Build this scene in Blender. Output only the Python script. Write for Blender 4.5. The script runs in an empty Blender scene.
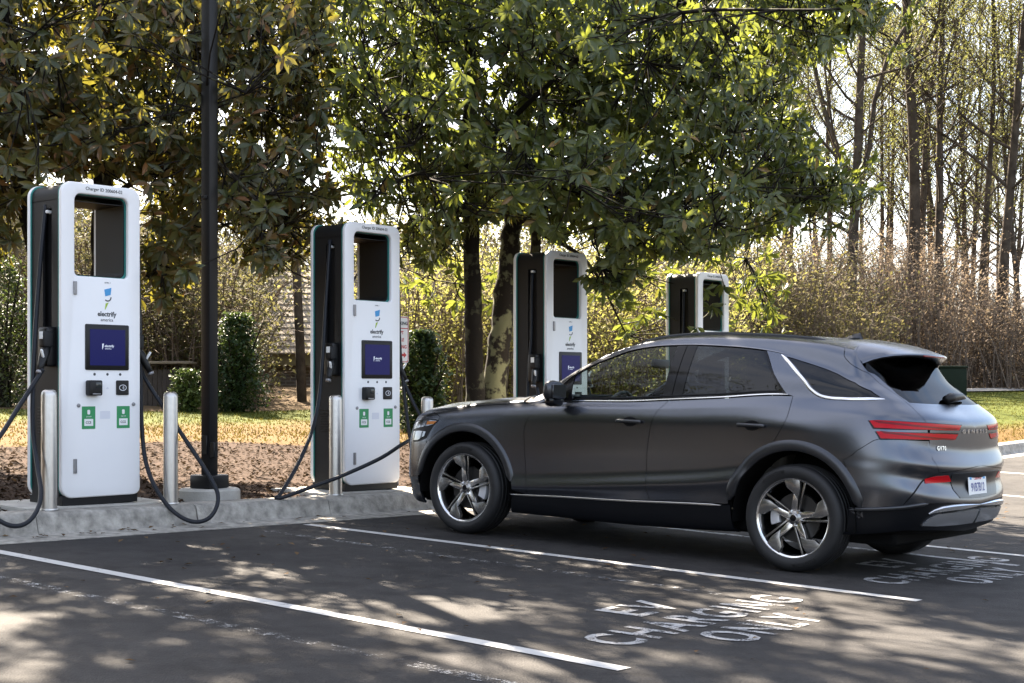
import bpy, bmesh, math, random
import numpy as np
from mathutils import Vector, Matrix
from mathutils.bvhtree import BVHTree
from mathutils.geometry import delaunay_2d_cdt

random.seed(7)
RNG = np.random.default_rng(11)
scene = bpy.context.scene
COL = scene.collection

# ------------------------------------------------------------------ camera
CAM_H = 1.234                     # metres above the lot at the world origin
FOC = 1470.0                      # focal length in pixels of a 1024 px wide picture
HORIZON = 388.0                   # the camera is level; the lens is shifted up
cam_data = bpy.data.cameras.new("camera")
cam_data.sensor_width = 36.0
cam_data.lens = 36.0 * FOC / 1024.0
cam_data.shift_y = (HORIZON - 341.5) / 1024.0
cam_data.clip_start = 0.05
cam_data.clip_end = 3000.0
cam = bpy.data.objects.new("camera", cam_data)
cam.location = (0, 0, CAM_H)
cam.rotation_euler = (math.radians(90), 0, 0)
COL.objects.link(cam)
scene.camera = cam

# ------------------------------------------------------------------ sky, sun, exposure
SUN_EL = math.radians(42)
SUN_AZ = math.atan2(-0.42, 0.91)          # from +Y, clockwise: behind the trees, a little left
world = bpy.data.worlds.new("World")
scene.world = world
world.use_nodes = True
wt = world.node_tree
wt.nodes.clear()
w_out = wt.nodes.new('ShaderNodeOutputWorld')
w_bg = wt.nodes.new('ShaderNodeBackground')
w_sky = wt.nodes.new('ShaderNodeTexSky')
w_sky.sky_type = 'NISHITA'
w_sky.sun_disc = False
w_sky.sun_elevation = SUN_EL
w_sky.sun_rotation = SUN_AZ
w_sky.air_density = 1.0
w_sky.dust_density = 2.0
w_sky.ozone_density = 1.0
# thin broken cloud over the whole sky
w_tc = wt.nodes.new('ShaderNodeTexCoord')
w_map = wt.nodes.new('ShaderNodeMapping')
w_map.inputs['Scale'].default_value = (1.0, 1.0, 2.6)
w_noise = wt.nodes.new('ShaderNodeTexNoise')
w_noise.inputs['Scale'].default_value = 2.2
w_noise.inputs['Detail'].default_value = 8.0
w_noise.inputs['Roughness'].default_value = 0.6
w_ramp = wt.nodes.new('ShaderNodeValToRGB')
w_ramp.color_ramp.elements[0].position = 0.36
w_ramp.color_ramp.elements[1].position = 0.62
w_mix = wt.nodes.new('ShaderNodeMix')
w_mix.data_type = 'RGBA'
w_mix.inputs['B'].default_value = (5.2, 5.05, 5.15, 1)
w_mul = wt.nodes.new('ShaderNodeMath'); w_mul.operation = 'MULTIPLY'
w_mul.inputs[1].default_value = 0.65
wt.links.new(w_tc.outputs['Generated'], w_map.inputs['Vector'])
wt.links.new(w_map.outputs['Vector'], w_noise.inputs['Vector'])
wt.links.new(w_noise.outputs['Fac'], w_ramp.inputs['Fac'])
wt.links.new(w_ramp.outputs['Color'], w_mul.inputs[0])
wt.links.new(w_mul.outputs[0], w_mix.inputs['Factor'])
wt.links.new(w_sky.outputs['Color'], w_mix.inputs['A'])
wt.links.new(w_mix.outputs['Result'], w_bg.inputs['Color'])
w_bg.inputs['Strength'].default_value = 0.050
wt.links.new(w_bg.outputs['Background'], w_out.inputs['Surface'])

S_DIR = Vector((math.sin(SUN_AZ) * math.cos(SUN_EL), math.cos(SUN_AZ) * math.cos(SUN_EL), math.sin(SUN_EL)))
sun_data = bpy.data.lights.new("sun", 'SUN')
sun_data.energy = 5.0
sun_data.angle = math.radians(0.55)
sun_data.color = (1.0, 0.86, 0.69)
sun = bpy.data.objects.new("sun", sun_data)
sun.rotation_euler = S_DIR.to_track_quat('Z', 'Y').to_euler()
sun.location = S_DIR * 60
COL.objects.link(sun)

scene.view_settings.view_transform = 'Standard'
scene.view_settings.look = 'None'
scene.view_settings.gamma = 1.0
scene.view_settings.exposure = 3.3
scene.view_settings.use_curve_mapping = False
scene.render.engine = 'CYCLES'
scene.cycles.max_bounces = 8
scene.cycles.transparent_max_bounces = 12
scene.cycles.caustics_reflective = False
scene.cycles.caustics_refractive = False

# ------------------------------------------------------------------ ground frame
GX, GY = -0.0336, 0.0056          # the lot falls gently to the right
def G(x, y):
    return GX * x + GY * y
_B = math.radians(40.0)
NV = Vector((math.cos(_B), -math.sin(_B)))      # out of the kerb, along the stall lines
KV = Vector((math.sin(_B), math.cos(_B)))       # along the kerb, away from the camera
K0 = KV.x * -1.64 + KV.y * 11.93
def W2(n, k):
    """n metres behind the asphalt edge, k metres along the kerb -> world x, y"""
    return (NV.x * -(n + 9.06) + KV.x * (k + K0), NV.y * -(n + 9.06) + KV.y * (k + K0))
def NK(x, y):
    return (-(NV.x * x + NV.y * y) - 9.06, KV.x * x + KV.y * y - K0)
def sstep(a, b, x):
    t = min(1.0, max(0.0, (x - a) / (b - a)))
    return t * t * (3 - 2 * t)
def rise_k(k):
    return 0.037 * (k - 8.5) * sstep(6.0, 14.0, k) if k > 6 else 0.0
def base_z(x, y):
    n, k = NK(x, y)
    return G(x, y) + rise_k(k)
KERB = 0.16
def land_z(n, k):
    """surface behind the kerb"""
    x, y = W2(n, k)
    z = base_z(x, y) + KERB - 0.02
    z += 0.05 * sstep(0.5, 1.6, n) + 0.14 * sstep(1.5, 6.5, n) + 0.11 * sstep(6.0, 13.0, n)
    z += 0.02 * math.sin(n * 0.9 + k * 0.4) * sstep(1.0, 3.0, n)
    return z
def pt(n, k, dz=0.0):
    x, y = W2(n, k)
    return Vector((x, y, base_z(x, y) + dz))
def land(n, k, dz=0.0):
    x, y = W2(n, k)
    return Vector((x, y, land_z(n, k) + dz))
KROT = math.atan2(KV.y, KV.x)      # object x axis -> along the kerb, y axis -> away from the lot
def ray_at(u, v, d):
    return Vector(((u - 512) / FOC * d, d, CAM_H + (HORIZON - v) / FOC * d))

# ------------------------------------------------------------------ object helpers
def tag(o, label=None, cat=None, group=None, kind=None):
    if label: o['label'] = label
    if cat: o['category'] = cat
    if group: o['group'] = group
    if kind: o['kind'] = kind
    return o
def link(o, parent=None):
    COL.objects.link(o)
    if parent is not None:
        o.parent = parent
    return o
def empty(name, loc=(0, 0, 0), rot=None, parent=None):
    o = bpy.data.objects.new(name, None)
    o.empty_display_size = 0.2
    o.location = loc
    if rot is not None:
        o.rotation_euler = rot
    return link(o, parent)
def obj(name, me, mat=None, parent=None, loc=None, rot=None):
    o = bpy.data.objects.new(name, me)
    if mat is not None and len(me.materials) == 0:
        me.materials.append(mat)
    if loc is not None: o.location = loc
    if rot is not None: o.rotation_euler = rot
    return link(o, parent)
def copy_tree(o, parent=None):
    c = o.copy()
    COL.objects.link(c)
    c.parent = parent
    for ch in o.children:
        copy_tree(ch, c)
    return c
def mesh(name, verts, faces, smooth=False):
    me = bpy.data.meshes.new(name)
    me.from_pydata([tuple(v) for v in verts], [], faces)
    me.update()
    if smooth:
        me.polygons.foreach_set('use_smooth', [True] * len(me.polygons))
    return me
def fast_tris(name, V, T, smooth=False, rnd=None):
    V = np.asarray(V, dtype=np.float32); T = np.asarray(T, dtype=np.int32)
    me = bpy.data.meshes.new(name)
    me.vertices.add(len(V)); me.vertices.foreach_set('co', V.ravel())
    me.loops.add(T.size); me.loops.foreach_set('vertex_index', T.ravel())
    me.polygons.add(len(T)); me.polygons.foreach_set('loop_start', np.arange(0, T.size, 3, dtype=np.int32))
    if smooth:
        me.polygons.foreach_set('use_smooth', np.ones(len(T), dtype=bool))
    me.update(calc_edges=True)
    if rnd is not None:
        at = me.attributes.new('rnd', 'FLOAT', 'FACE')
        at.data.foreach_set('value', np.asarray(rnd, dtype=np.float32))
    return me
def bm_mesh(bm, name, smooth=False, angle=None):
    me = bpy.data.meshes.new(name)
    bm.to_mesh(me); bm.free()
    if smooth:
        me.polygons.foreach_set('use_smooth', [True] * len(me.polygons))
        if angle is not None:
            me.set_sharp_from_angle(angle=math.radians(angle))
    return me
def box_mesh(name, sx, sy, sz, bevel=0.0, seg=2, center=(0, 0, 0)):
    bm = bmesh.new()
    bmesh.ops.create_cube(bm, size=1.0)
    for v in bm.verts:
        v.co = Vector((v.co.x * sx + center[0], v.co.y * sy + center[1], v.co.z * sz + center[2]))
    if bevel > 0:
        bmesh.ops.bevel(bm, geom=list(bm.edges), offset=bevel, segments=seg, affect='EDGES', profile=0.5)
    return bm_mesh(bm, name, True, 40)
def prism_mesh(name, poly, y0, y1, bevel=0.0, seg=2, holes=()):
    """polygon in x,z extruded from y0 (front) to y1 (back)"""
    loops = [list(poly)] + [list(h) for h in holes]
    vs, ed = [], []
    for lp in loops:
        b = len(vs)
        vs += [Vector(p) for p in lp]
        ed += [(b + i, b + (i + 1) % len(lp)) for i in range(len(lp))]
    co, _, tris, _, _, _ = delaunay_2d_cdt(vs, ed, [], 0, 1e-6)
    keep = []
    for t in tris:
        c = (co[t[0]] + co[t[1]] + co[t[2]]) / 3
        if in_poly(c, loops[0]) and not any(in_poly(c, h) for h in loops[1:]):
            keep.append(t)
    bm = bmesh.new()
    bv = [bm.verts.new((c.x, y0, c.y)) for c in co]
    fs = [bm.faces.new([bv[i] for i in t]) for t in keep]
    bmesh.ops.dissolve_limit(bm, angle_limit=0.01, verts=bm.verts[:], edges=bm.edges[:])
    r = bmesh.ops.extrude_face_region(bm, geom=bm.faces[:])
    for g in r['geom']:
        if isinstance(g, bmesh.types.BMVert):
            g.co.y = y1
    bmesh.ops.recalc_face_normals(bm, faces=bm.faces[:])
    if bevel > 0:
        es = [e for e in bm.edges if e.is_manifold and e.calc_face_angle(0) > 1.2 and abs(e.verts[0].co.y - e.verts[1].co.y) < 1e-6]
        bmesh.ops.bevel(bm, geom=es, offset=bevel, segments=seg, affect='EDGES', profile=0.5)
    return bm_mesh(bm, name, True, 35)
def in_poly(p, poly):
    x, y = p[0], p[1]
    c = False
    j = len(poly) - 1
    for i in range(len(poly)):
        xi, yi = poly[i][0], poly[i][1]; xj, yj = poly[j][0], poly[j][1]
        if (yi > y) != (yj > y) and x < (xj - xi) * (y - yi) / (yj - yi) + xi:
            c = not c
        j = i
    return c
def rrect(x0, x1, z0, z1, r, n=6):
    rr = r if isinstance(r, (tuple, list)) else (r, r, r, r)
    out = []
    for (cx, cz, a0, q) in ((x0 + rr[0], z0 + rr[0], 180, rr[0]), (x1 - rr[1], z0 + rr[1], 270, rr[1]),
                            (x1 - rr[2], z1 - rr[2], 0, rr[2]), (x0 + rr[3], z1 - rr[3], 90, rr[3])):
        for i in range(n + 1):
            a = math.radians(a0 + 90 * i / n)
            out.append((cx + q * math.cos(a), cz + q * math.sin(a)))
    return out
def catmull(pts, n=8):
    P = [np.array(p, float) for p in pts]
    P = [2 * P[0] - P[1]] + P + [2 * P[-1] - P[-2]]
    out = []
    for i in range(1, len(P) - 2):
        a, b, c, d = P[i - 1:i + 3]
        for k in range(n):
            t = k / n
            out.append(0.5 * ((2 * b) + (c - a) * t + (2 * a - 5 * b + 4 * c - d) * t * t + (3 * b - a - 3 * c + d) * t ** 3))
    out.append(P[-2])
    return out
def tube_arrays(pts, rad, sides=8, caps=True):
    P = np.asarray([tuple(p) for p in pts], float)
    R = np.broadcast_to(np.asarray(rad, float), (len(P),))
    T = np.gradient(P, axis=0)
    T /= np.linalg.norm(T, axis=1)[:, None] + 1e-9
    ref = np.array([0, 0, 1.0]) if abs(T[0, 2]) < 0.9 else np.array([1.0, 0, 0])
    u = np.cross(T[0], ref); u /= np.linalg.norm(u)
    V, F = [], []
    ang = np.linspace(0, 2 * math.pi, sides, endpoint=False)
    for i in range(len(P)):
        u = u - T[i] * (u @ T[i]); u /= np.linalg.norm(u) + 1e-9
        w = np.cross(T[i], u)
        V.append(P[i] + R[i] * (np.cos(ang)[:, None] * u + np.sin(ang)[:, None] * w))
    V = np.concatenate(V)
    for i in range(len(P) - 1):
        for s in range(sides):
            a = i * sides + s; b = i * sides + (s + 1) % sides
            F += [(a, b, b + sides), (a, b + sides, a + sides)]
    if caps:
        n0 = len(V)
        V = np.concatenate([V, P[:1], P[-1:]])
        e = (len(P) - 1) * sides
        for s in range(sides):
            F.append((n0, (s + 1) % sides, s)); F.append((n0 + 1, e + s, e + (s + 1) % sides))
    return V, np.array(F, dtype=np.int32)
def join_arrays(parts):
    Vs, Fs, b = [], [], 0
    for V, F in parts:
        Vs.append(V); Fs.append(np.asarray(F) + b); b += len(V)
    return np.concatenate(Vs), np.concatenate(Fs)
def tube_mesh(name, pts, rad, sides=10):
    V, F = tube_arrays(pts, rad, sides)
    return fast_tris(name, V, F, True)
def lathe_mesh(name, prof, n=48, axis='Z', angle=35):
    """profile of (radius, height) points turned about an axis"""
    vs, fs = [], []
    m = len(prof)
    for i in range(n):
        a = 2 * math.pi * i / n
        for r, h in prof:
            if axis == 'Z': vs.append((r * math.cos(a), r * math.sin(a), h))
            else: vs.append((r * math.cos(a), h, r * math.sin(a)))
    for i in range(n):
        for j in range(m - 1):
            a = i * m + j; b = ((i + 1) % n) * m + j
            fs.append((a, b, b + 1, a + 1) if axis == 'Z' else (a, a + 1, b + 1, b))
    me = mesh(name, vs, fs, True)
    me.set_sharp_from_angle(angle=math.radians(angle))
    return me
def text_mesh(body, size, extrude=0.0, bold=0.0, align='CENTER', sx=1.0, shear=0.0, spacing=1.0):
    cu = bpy.data.curves.new('lettering', 'FONT')
    cu.body = body; cu.size = size; cu.extrude = extrude; cu.offset = bold
    cu.align_x = align; cu.align_y = 'CENTER'; cu.shear = shear
    cu.space_character = spacing
    cu.resolution_u = 3
    t = bpy.data.objects.new('lettering', cu)
    COL.objects.link(t)
    dg = bpy.context.evaluated_depsgraph_get()
    me = bpy.data.meshes.new_from_object(t.evaluated_get(dg))
    bpy.data.objects.remove(t); bpy.data.curves.remove(cu)
    if sx != 1.0:
        for v in me.vertices: v.co.x *= sx
    me.materials.clear()
    return me

# ------------------------------------------------------------------ materials
def new_mat(name):
    m = bpy.data.materials.new(name)
    m.use_nodes = True
    nt = m.node_tree
    return m, nt, nt.nodes['Principled BSDF']
def nd(nt, typ, **kw):
    n = nt.nodes.new(typ)
    for k, v in kw.items():
        if hasattr(n, k) and k not in n.inputs: setattr(n, k, v)
        else: n.inputs[k].default_value = v
    return n
def pmat(name, c, rough=0.6, metal=0.0, var=0.0, vscale=8.0, bump=0.0, bscale=60.0, coat=0.0, spec=0.5, c2=None, rvar=0.0, coatr=0.05, lo=0.3, hi=0.7):
    m, nt, b = new_mat(name)
    b.inputs['Base Color'].default_value = (*c, 1)
    b.inputs['Roughness'].default_value = rough
    b.inputs['Metallic'].default_value = metal
    b.inputs['Specular IOR Level'].default_value = spec
    b.inputs['Coat Weight'].default_value = coat
    b.inputs['Coat Roughness'].default_value = coatr
    tc = nd(nt, 'ShaderNodeTexCoord')
    if var > 0 or c2 is not None:
        nz = nd(nt, 'ShaderNodeTexNoise', Scale=vscale, Detail=6.0, Roughness=0.6)
        nt.links.new(tc.outputs['Object'], nz.inputs['Vector'])
        mx = nd(nt, 'ShaderNodeMix', data_type='RGBA')
        if c2 is None:
            mx.inputs['A'].default_value = (*[x * (1 - var) for x in c], 1)
            mx.inputs['B'].default_value = (*[min(1, x * (1 + var)) for x in c], 1)
        else:
            mx.inputs['A'].default_value = (*c, 1); mx.inputs['B'].default_value = (*c2, 1)
        rp = nd(nt, 'ShaderNodeMapRange')
        rp.inputs['From Min'].default_value = lo; rp.inputs['From Max'].default_value = hi
        nt.links.new(nz.outputs['Fac'], rp.inputs['Value'])
        nt.links.new(rp.outputs['Result'], mx.inputs['Factor'])
        nt.links.new(mx.outputs['Result'], b.inputs['Base Color'])
        if rvar > 0:
            r2 = nd(nt, 'ShaderNodeMapRange')
            r2.inputs['To Min'].default_value = rough - rvar; r2.inputs['To Max'].default_value = rough + rvar
            nt.links.new(nz.outputs['Fac'], r2.inputs['Value'])
            nt.links.new(r2.outputs['Result'], b.inputs['Roughness'])
    if bump > 0:
        n2 = nd(nt, 'ShaderNodeTexNoise', Scale=bscale, Detail=4.0)
        nt.links.new(tc.outputs['Object'], n2.inputs['Vector'])
        bp = nd(nt, 'ShaderNodeBump', Strength=bump, Distance=0.01)
        nt.links.new(n2.outputs['Fac'], bp.inputs['Height'])
        nt.links.new(bp.outputs['Normal'], b.inputs['Normal'])
    return m
def glass_mat(name, tint, refl=1.0):
    m, nt, b = new_mat(name)
    nt.nodes.remove(b)
    out = nt.nodes['Material Output']
    tr = nd(nt, 'ShaderNodeBsdfTransparent'); tr.inputs['Color'].default_value = (*tint, 1)
    gl = nd(nt, 'ShaderNodeBsdfGlossy'); gl.inputs['Roughness'].default_value = 0.01
    gl.inputs['Color'].default_value = (0.95 * refl, 0.97 * refl, 1.0 * refl, 1)
    fr = nd(nt, 'ShaderNodeFresnel', IOR=1.6)
    ge = nd(nt, 'ShaderNodeNewGeometry')
    io = nd(nt, 'ShaderNodeMapRange')          # the pane is one sheet: same reflection from both sides
    io.inputs['To Min'].default_value = 1.6; io.inputs['To Max'].default_value = 1 / 1.6
    nt.links.new(ge.outputs['Backfacing'], io.inputs['Value']); nt.links.new(io.outputs['Result'], fr.inputs['IOR'])
    mx = nd(nt, 'ShaderNodeMixShader')
    nt.links.new(fr.outputs[0], mx.inputs[0]); nt.links.new(tr.outputs[0], mx.inputs[1]); nt.links.new(gl.outputs[0], mx.inputs[2])
    nt.links.new(mx.outputs[0], out.inputs['Surface'])
    return m
def leaf_mat(name, cols, trans=0.4, tcol=(0.35, 0.45, 0.05), rough=0.4, spec=0.5):
    """cols: colours picked by the per-leaf value 'rnd'"""
    m, nt, b = new_mat(name)
    out = nt.nodes['Material Output']
    at = nd(nt, 'ShaderNodeAttribute', attribute_name='rnd')
    rp = nd(nt, 'ShaderNodeValToRGB')
    el = rp.color_ramp.elements
    el[0].position = 0; el[0].color = (*cols[0], 1)
    el[1].position = 1; el[1].color = (*cols[-1], 1)
    for i, c in enumerate(cols[1:-1]):
        e = el.new((i + 1) / (len(cols) - 1)); e.color = (*c, 1)
    nt.links.new(at.outputs['Fac'], rp.inputs['Fac'])
    nt.links.new(rp.outputs['Color'], b.inputs['Base Color'])
    b.inputs['Roughness'].default_value = rough
    b.inputs['Specular IOR Level'].default_value = spec
    tl = nd(nt, 'ShaderNodeBsdfTranslucent')
    mc = nd(nt, 'ShaderNodeMix', data_type='RGBA'); mc.inputs['Factor'].default_value = 0.7
    nt.links.new(rp.outputs['Color'], mc.inputs['A']); mc.inputs['B'].default_value = (*tcol, 1)
    nt.links.new(mc.outputs['Result'], tl.inputs['Color'])
    mx = nd(nt, 'ShaderNodeMixShader'); mx.inputs[0].default_value = trans
    nt.links.new(b.outputs[0], mx.inputs[1]); nt.links.new(tl.outputs[0], mx.inputs[2])
    nt.links.new(mx.outputs[0], out.inputs['Surface'])
    return m
# ================================================================== ground, kerb, markings
def asphalt_mat():
    m, nt, b = new_mat('asphalt')
    tc = nd(nt, 'ShaderNodeTexCoord')
    big = nd(nt, 'ShaderNodeTexNoise', Scale=0.45, Detail=5.0, Roughness=0.65)
    mid = nd(nt, 'ShaderNodeTexNoise', Scale=5.0, Detail=6.0, Roughness=0.7)
    fine = nd(nt, 'ShaderNodeTexVoronoi', Scale=95.0)
    for t in (big, mid, fine): nt.links.new(tc.outputs['Object'], t.inputs['Vector'])
    r1 = nd(nt, 'ShaderNodeValToRGB')
    r1.color_ramp.elements[0].position = 0.3; r1.color_ramp.elements[0].color = (0.026, 0.025, 0.0255, 1)
    r1.color_ramp.elements[1].position = 0.72; r1.color_ramp.elements[1].color = (0.048, 0.046, 0.044, 1)
    nt.links.new(big.outputs['Fac'], r1.inputs['Fac'])
    mx = nd(nt, 'ShaderNodeMix', data_type='RGBA', blend_type='MULTIPLY'); mx.inputs['Factor'].default_value = 0.5
    r2 = nd(nt, 'ShaderNodeMapRange'); r2.inputs['From Min'].default_value = 0.3; r2.inputs['From Max'].default_value = 0.7
    r2.inputs['To Min'].default_value = 0.55; r2.inputs['To Max'].default_value = 1.5
    nt.links.new(mid.outputs['Fac'], r2.inputs['Value'])
    nt.links.new(r1.outputs['Color'], mx.inputs['A']); nt.links.new(r2.outputs['Result'], mx.inputs['B'])
    m2 = nd(nt, 'ShaderNodeMix', data_type='RGBA', blend_type='ADD')
    sp = nd(nt, 'ShaderNodeMapRange'); sp.inputs['From Min'].default_value = 0.0; sp.inputs['From Max'].default_value = 0.35
    sp.inputs['To Min'].default_value = 0.04; sp.inputs['To Max'].default_value = 0.0
    nt.links.new(fine.outputs['Distance'], sp.inputs['Value'])
    nt.links.new(mx.outputs['Result'], m2.inputs['A']); nt.links.new(sp.outputs['Result'], m2.inputs['B'])
    m2.inputs['Factor'].default_value = 0.45
    st = nd(nt, 'ShaderNodeTexNoise', Scale=1.7, Detail=4.0, Roughness=0.55)      # drips and tyre grime
    nt.links.new(tc.outputs['Object'], st.inputs['Vector'])
    s2 = nd(nt, 'ShaderNodeMapRange'); s2.inputs['From Min'].default_value = 0.30; s2.inputs['From Max'].default_value = 0.46
    s2.inputs['To Min'].default_value = 0.62; s2.inputs['To Max'].default_value = 1.0
    nt.links.new(st.outputs['Fac'], s2.inputs['Value'])
    m3 = nd(nt, 'ShaderNodeMix', data_type='RGBA', blend_type='MULTIPLY'); m3.inputs['Factor'].default_value = 1.0
    nt.links.new(m2.outputs['Result'], m3.inputs['A']); nt.links.new(s2.outputs['Result'], m3.inputs['B'])
    nt.links.new(m3.outputs['Result'], b.inputs['Base Color'])
    b.inputs['Roughness'].default_value = 0.82
    b.inputs['Specular IOR Level'].default_value = 0.10
    bp = nd(nt, 'ShaderNodeBump', Strength=0.55, Distance=0.006)
    nt.links.new(fine.outputs['Distance'], bp.inputs['Height'])
    nt.links.new(bp.outputs['Normal'], b.inputs['Normal'])
    return m
def paint_mat(name, keep, col=(0.62, 0.62, 0.61), scale=9.0):
    """worn road paint; keep = share of paint left"""
    m, nt, b = new_mat(name)
    out = nt.nodes['Material Output']
    tc = nd(nt, 'ShaderNodeTexCoord')
    n1 = nd(nt, 'ShaderNodeTexNoise', Scale=scale, Detail=8.0, Roughness=0.75)
    n2 = nd(nt, 'ShaderNodeTexNoise', Scale=90.0, Detail=3.0, Roughness=0.7)
    for t in (n1, n2): nt.links.new(tc.outputs['Object'], t.inputs['Vector'])
    ad = nd(nt, 'ShaderNodeMath', operation='MULTIPLY_ADD'); ad.inputs[1].default_value = 0.55
    nt.links.new(n2.outputs['Fac'], ad.inputs[0]); nt.links.new(n1.outputs['Fac'], ad.inputs[2])
    rp = nd(nt, 'ShaderNodeMapRange')
    c = 0.775 + (0.5 - keep) * 0.42
    rp.inputs['From Min'].default_value = c - 0.05; rp.inputs['From Max'].default_value = c + 0.05
    nt.links.new(ad.outputs[0], rp.inputs['Value'])
    mc = nd(nt, 'ShaderNodeMix', data_type='RGBA')
    mc.inputs['A'].default_value = (*[x * 0.7 for x in col], 1); mc.inputs['B'].default_value = (*col, 1)
    nt.links.new(n1.outputs['Fac'], mc.inputs['Factor']); nt.links.new(mc.outputs['Result'], b.inputs['Base Color'])
    b.inputs['Roughness'].default_value = 0.7
    tr = nd(nt, 'ShaderNodeBsdfTransparent')
    mx = nd(nt, 'ShaderNodeMixShader')
    nt.links.new(rp.outputs['Result'], mx.inputs[0]); nt.links.new(tr.outputs[0], mx.inputs[1]); nt.links.new(b.outputs[0], mx.inputs[2])
    nt.links.new(mx.outputs[0], out.inputs['Surface'])
    return m
M_ASPH = asphalt_mat()
M_PAINT = paint_mat('road_paint', 0.90, (0.50, 0.495, 0.48))
M_PAINT_WORN = paint_mat('road_paint_worn', 0.60, (0.37, 0.37, 0.37), 7.0)
M_PAINT_GHOST = paint_mat('road_paint_ghost', 0.30, (0.30, 0.30, 0.30), 12.0)
M_CONC = pmat('kerb_concrete', (0.29, 0.275, 0.245), 0.85, var=0.42, vscale=11, bump=0.7, bscale=70, spec=0.2)
M_CONC2 = pmat('pad_concrete', (0.40, 0.385, 0.35), 0.85, var=0.2, vscale=5, bump=0.4, bscale=60)

def sheet(name, ns, ks, zf, mat, noise=0.0):
    vs = []
    for n in ns:
        for k in ks:
            x, y = W2(n, k)
            vs.append((x, y, zf(n, k) + (random.uniform(-noise, noise) if noise else 0)))
    m = len(ks)
    fs = [(i * m + j, i * m + j + 1, (i + 1) * m + j + 1, (i + 1) * m + j) for i in range(len(ns) - 1) for j in range(m - 1)]
    return tag(obj(name, mesh(name, vs, fs, True), mat), kind='structure')
def zlot(n, k):
    x, y = W2(n, k); return base_z(x, y)
lot_n = list(np.linspace(-60, -9, 18)) + list(np.linspace(-8, 0.02, 9))
lot_k = list(np.linspace(-60, 6, 20)) + list(np.linspace(7, 20, 14)) + list(np.linspace(24, 120, 25))
sheet('parking_lot', lot_n, lot_k, zlot, M_ASPH)

# kerb and gutter, cast in lengths
kerb = tag(empty('kerb', pt(0.4, 0)), kind='structure')
prof = [(0.0, -0.10), (0.0, 0.004), (0.295, 0.012), (0.312, 0.03), (0.335, 0.125), (0.345, 0.148), (0.362, 0.160), (0.385, 0.164),
        (0.555, 0.164), (0.57, 0.150), (0.572, -0.10)]
k = -6.46
cnt = 0
while k < 44:
    ln = 1.42 if k < 9 else 2.84
    gap = 0.014 if cnt % 2 == 0 else 0.008
    vs, fs = [], []
    rows = [k + gap, k + gap + 0.004] + [k + ln * t for t in (0.25, 0.5, 0.75)] + [k + ln - 0.004, k + ln]
    zj = random.uniform(-0.003, 0.003); nj = random.uniform(-0.004, 0.004)
    for ri, kk in enumerate(rows):
        e = ri in (0, len(rows) - 1)
        wob = 0 if e else random.uniform(-0.0025, 0.0025)
        for (pn, pz) in prof:
            s = 0.003 if (e and pz > 0.0) else 0.0
            n_ = pn + (s if 0.2 < pn < 0.4 else 0) + (nj + wob if pn > 0.2 else 0)
            x, y = W2(n_, kk)
            vs.append((x, y, base_z(x, y) + pz - s + (zj + wob if pz > 0.1 else 0)))
    m = len(prof)
    fs = [(i * m + j, i * m + j + 1, (i + 1) * m + j + 1, (i + 1) * m + j) for i in range(len(rows) - 1) for j in range(m - 1)]
    fs += [tuple(range(m)), tuple(reversed(range((len(rows) - 1) * m, len(rows) * m)))]
    me = mesh('kerb_stone', vs, fs, True); me.set_sharp_from_angle(angle=math.radians(50))
    o = obj('kerb_stone', me, M_CONC, kerb)
    o.matrix_parent_inverse = Matrix.Translation(-kerb.location)
    k += ln; cnt += 1

# painted lines
def marking(name, pts, width, mat, label, dz=0.004):
    """painted strip through (n, k) points"""
    vs, fs = [], []
    P = []
    for a, b in zip(pts[:-1], pts[1:]):
        m = max(2, int(math.hypot(b[0] - a[0], b[1] - a[1]) / 0.7))
        P += [(a[0] + (b[0] - a[0]) * i / m, a[1] + (b[1] - a[1]) * i / m) for i in range(m)]
    P.append(pts[-1])
    for i, (n_, k_) in enumerate(P):
        a = P[max(0, i - 1)]; b = P[min(len(P) - 1, i + 1)]
        t = Vector((b[0] - a[0], b[1] - a[1])).normalized()
        for s in (-1, 1):
            vs.append(pt(n_ - t.y * s * width / 2, k_ + t.x * s * width / 2, dz))
    for i in range(len(P) - 1):
        fs.append((2 * i, 2 * i + 2, 2 * i + 3, 2 * i + 1))
    me = mesh(name, vs, fs)
    if me.polygons[0].normal.z < 0: me.flip_normals()
    return tag(obj(name, me, mat), label, 'road marking', 'painted stall lines')
marking('stall_line', [(-0.02, -2.90), (-5.36, -2.92)], 0.10, M_PAINT, 'white stall line nearest the camera, crossing the lower left foreground')
marking('stall_line', [(-0.10, 0.0), (-5.30, 0.16)], 0.10, M_PAINT, 'white stall line on the near side of the parked car')
marking('stall_line', [(-0.10, 3.12), (-5.25, 3.20)], 0.10, M_PAINT, 'white stall line on the far side of the parked car')
marking('stall_line', [(-0.10, 9.6), (-5.2, 9.6)], 0.10, M_PAINT, 'white stall line behind the car bumper, nearer of the two far ones')
marking('stall_line', [(-0.10, 12.6), (-5.2, 12.6)], 0.10, M_PAINT, 'white stall line behind the car bumper, farthest one before the kerb')
marking('ghost_line', [(-0.4, -3.52), (-6.2, -3.54)], 0.10, M_PAINT_GHOST, 'half worn away old white line in the lower left corner', 0.0035)
marking('ghost_line', [(-0.3, -0.60), (-4.4, -0.60)], 0.09, M_PAINT_GHOST, 'half worn away old white line in front of the second charger', 0.0035)
marking('ghost_line', [(-0.3, 2.46), (-5.0, 2.50)], 0.09, M_PAINT_WORN, 'old white line seen underneath the parked car', 0.0035)

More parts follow.
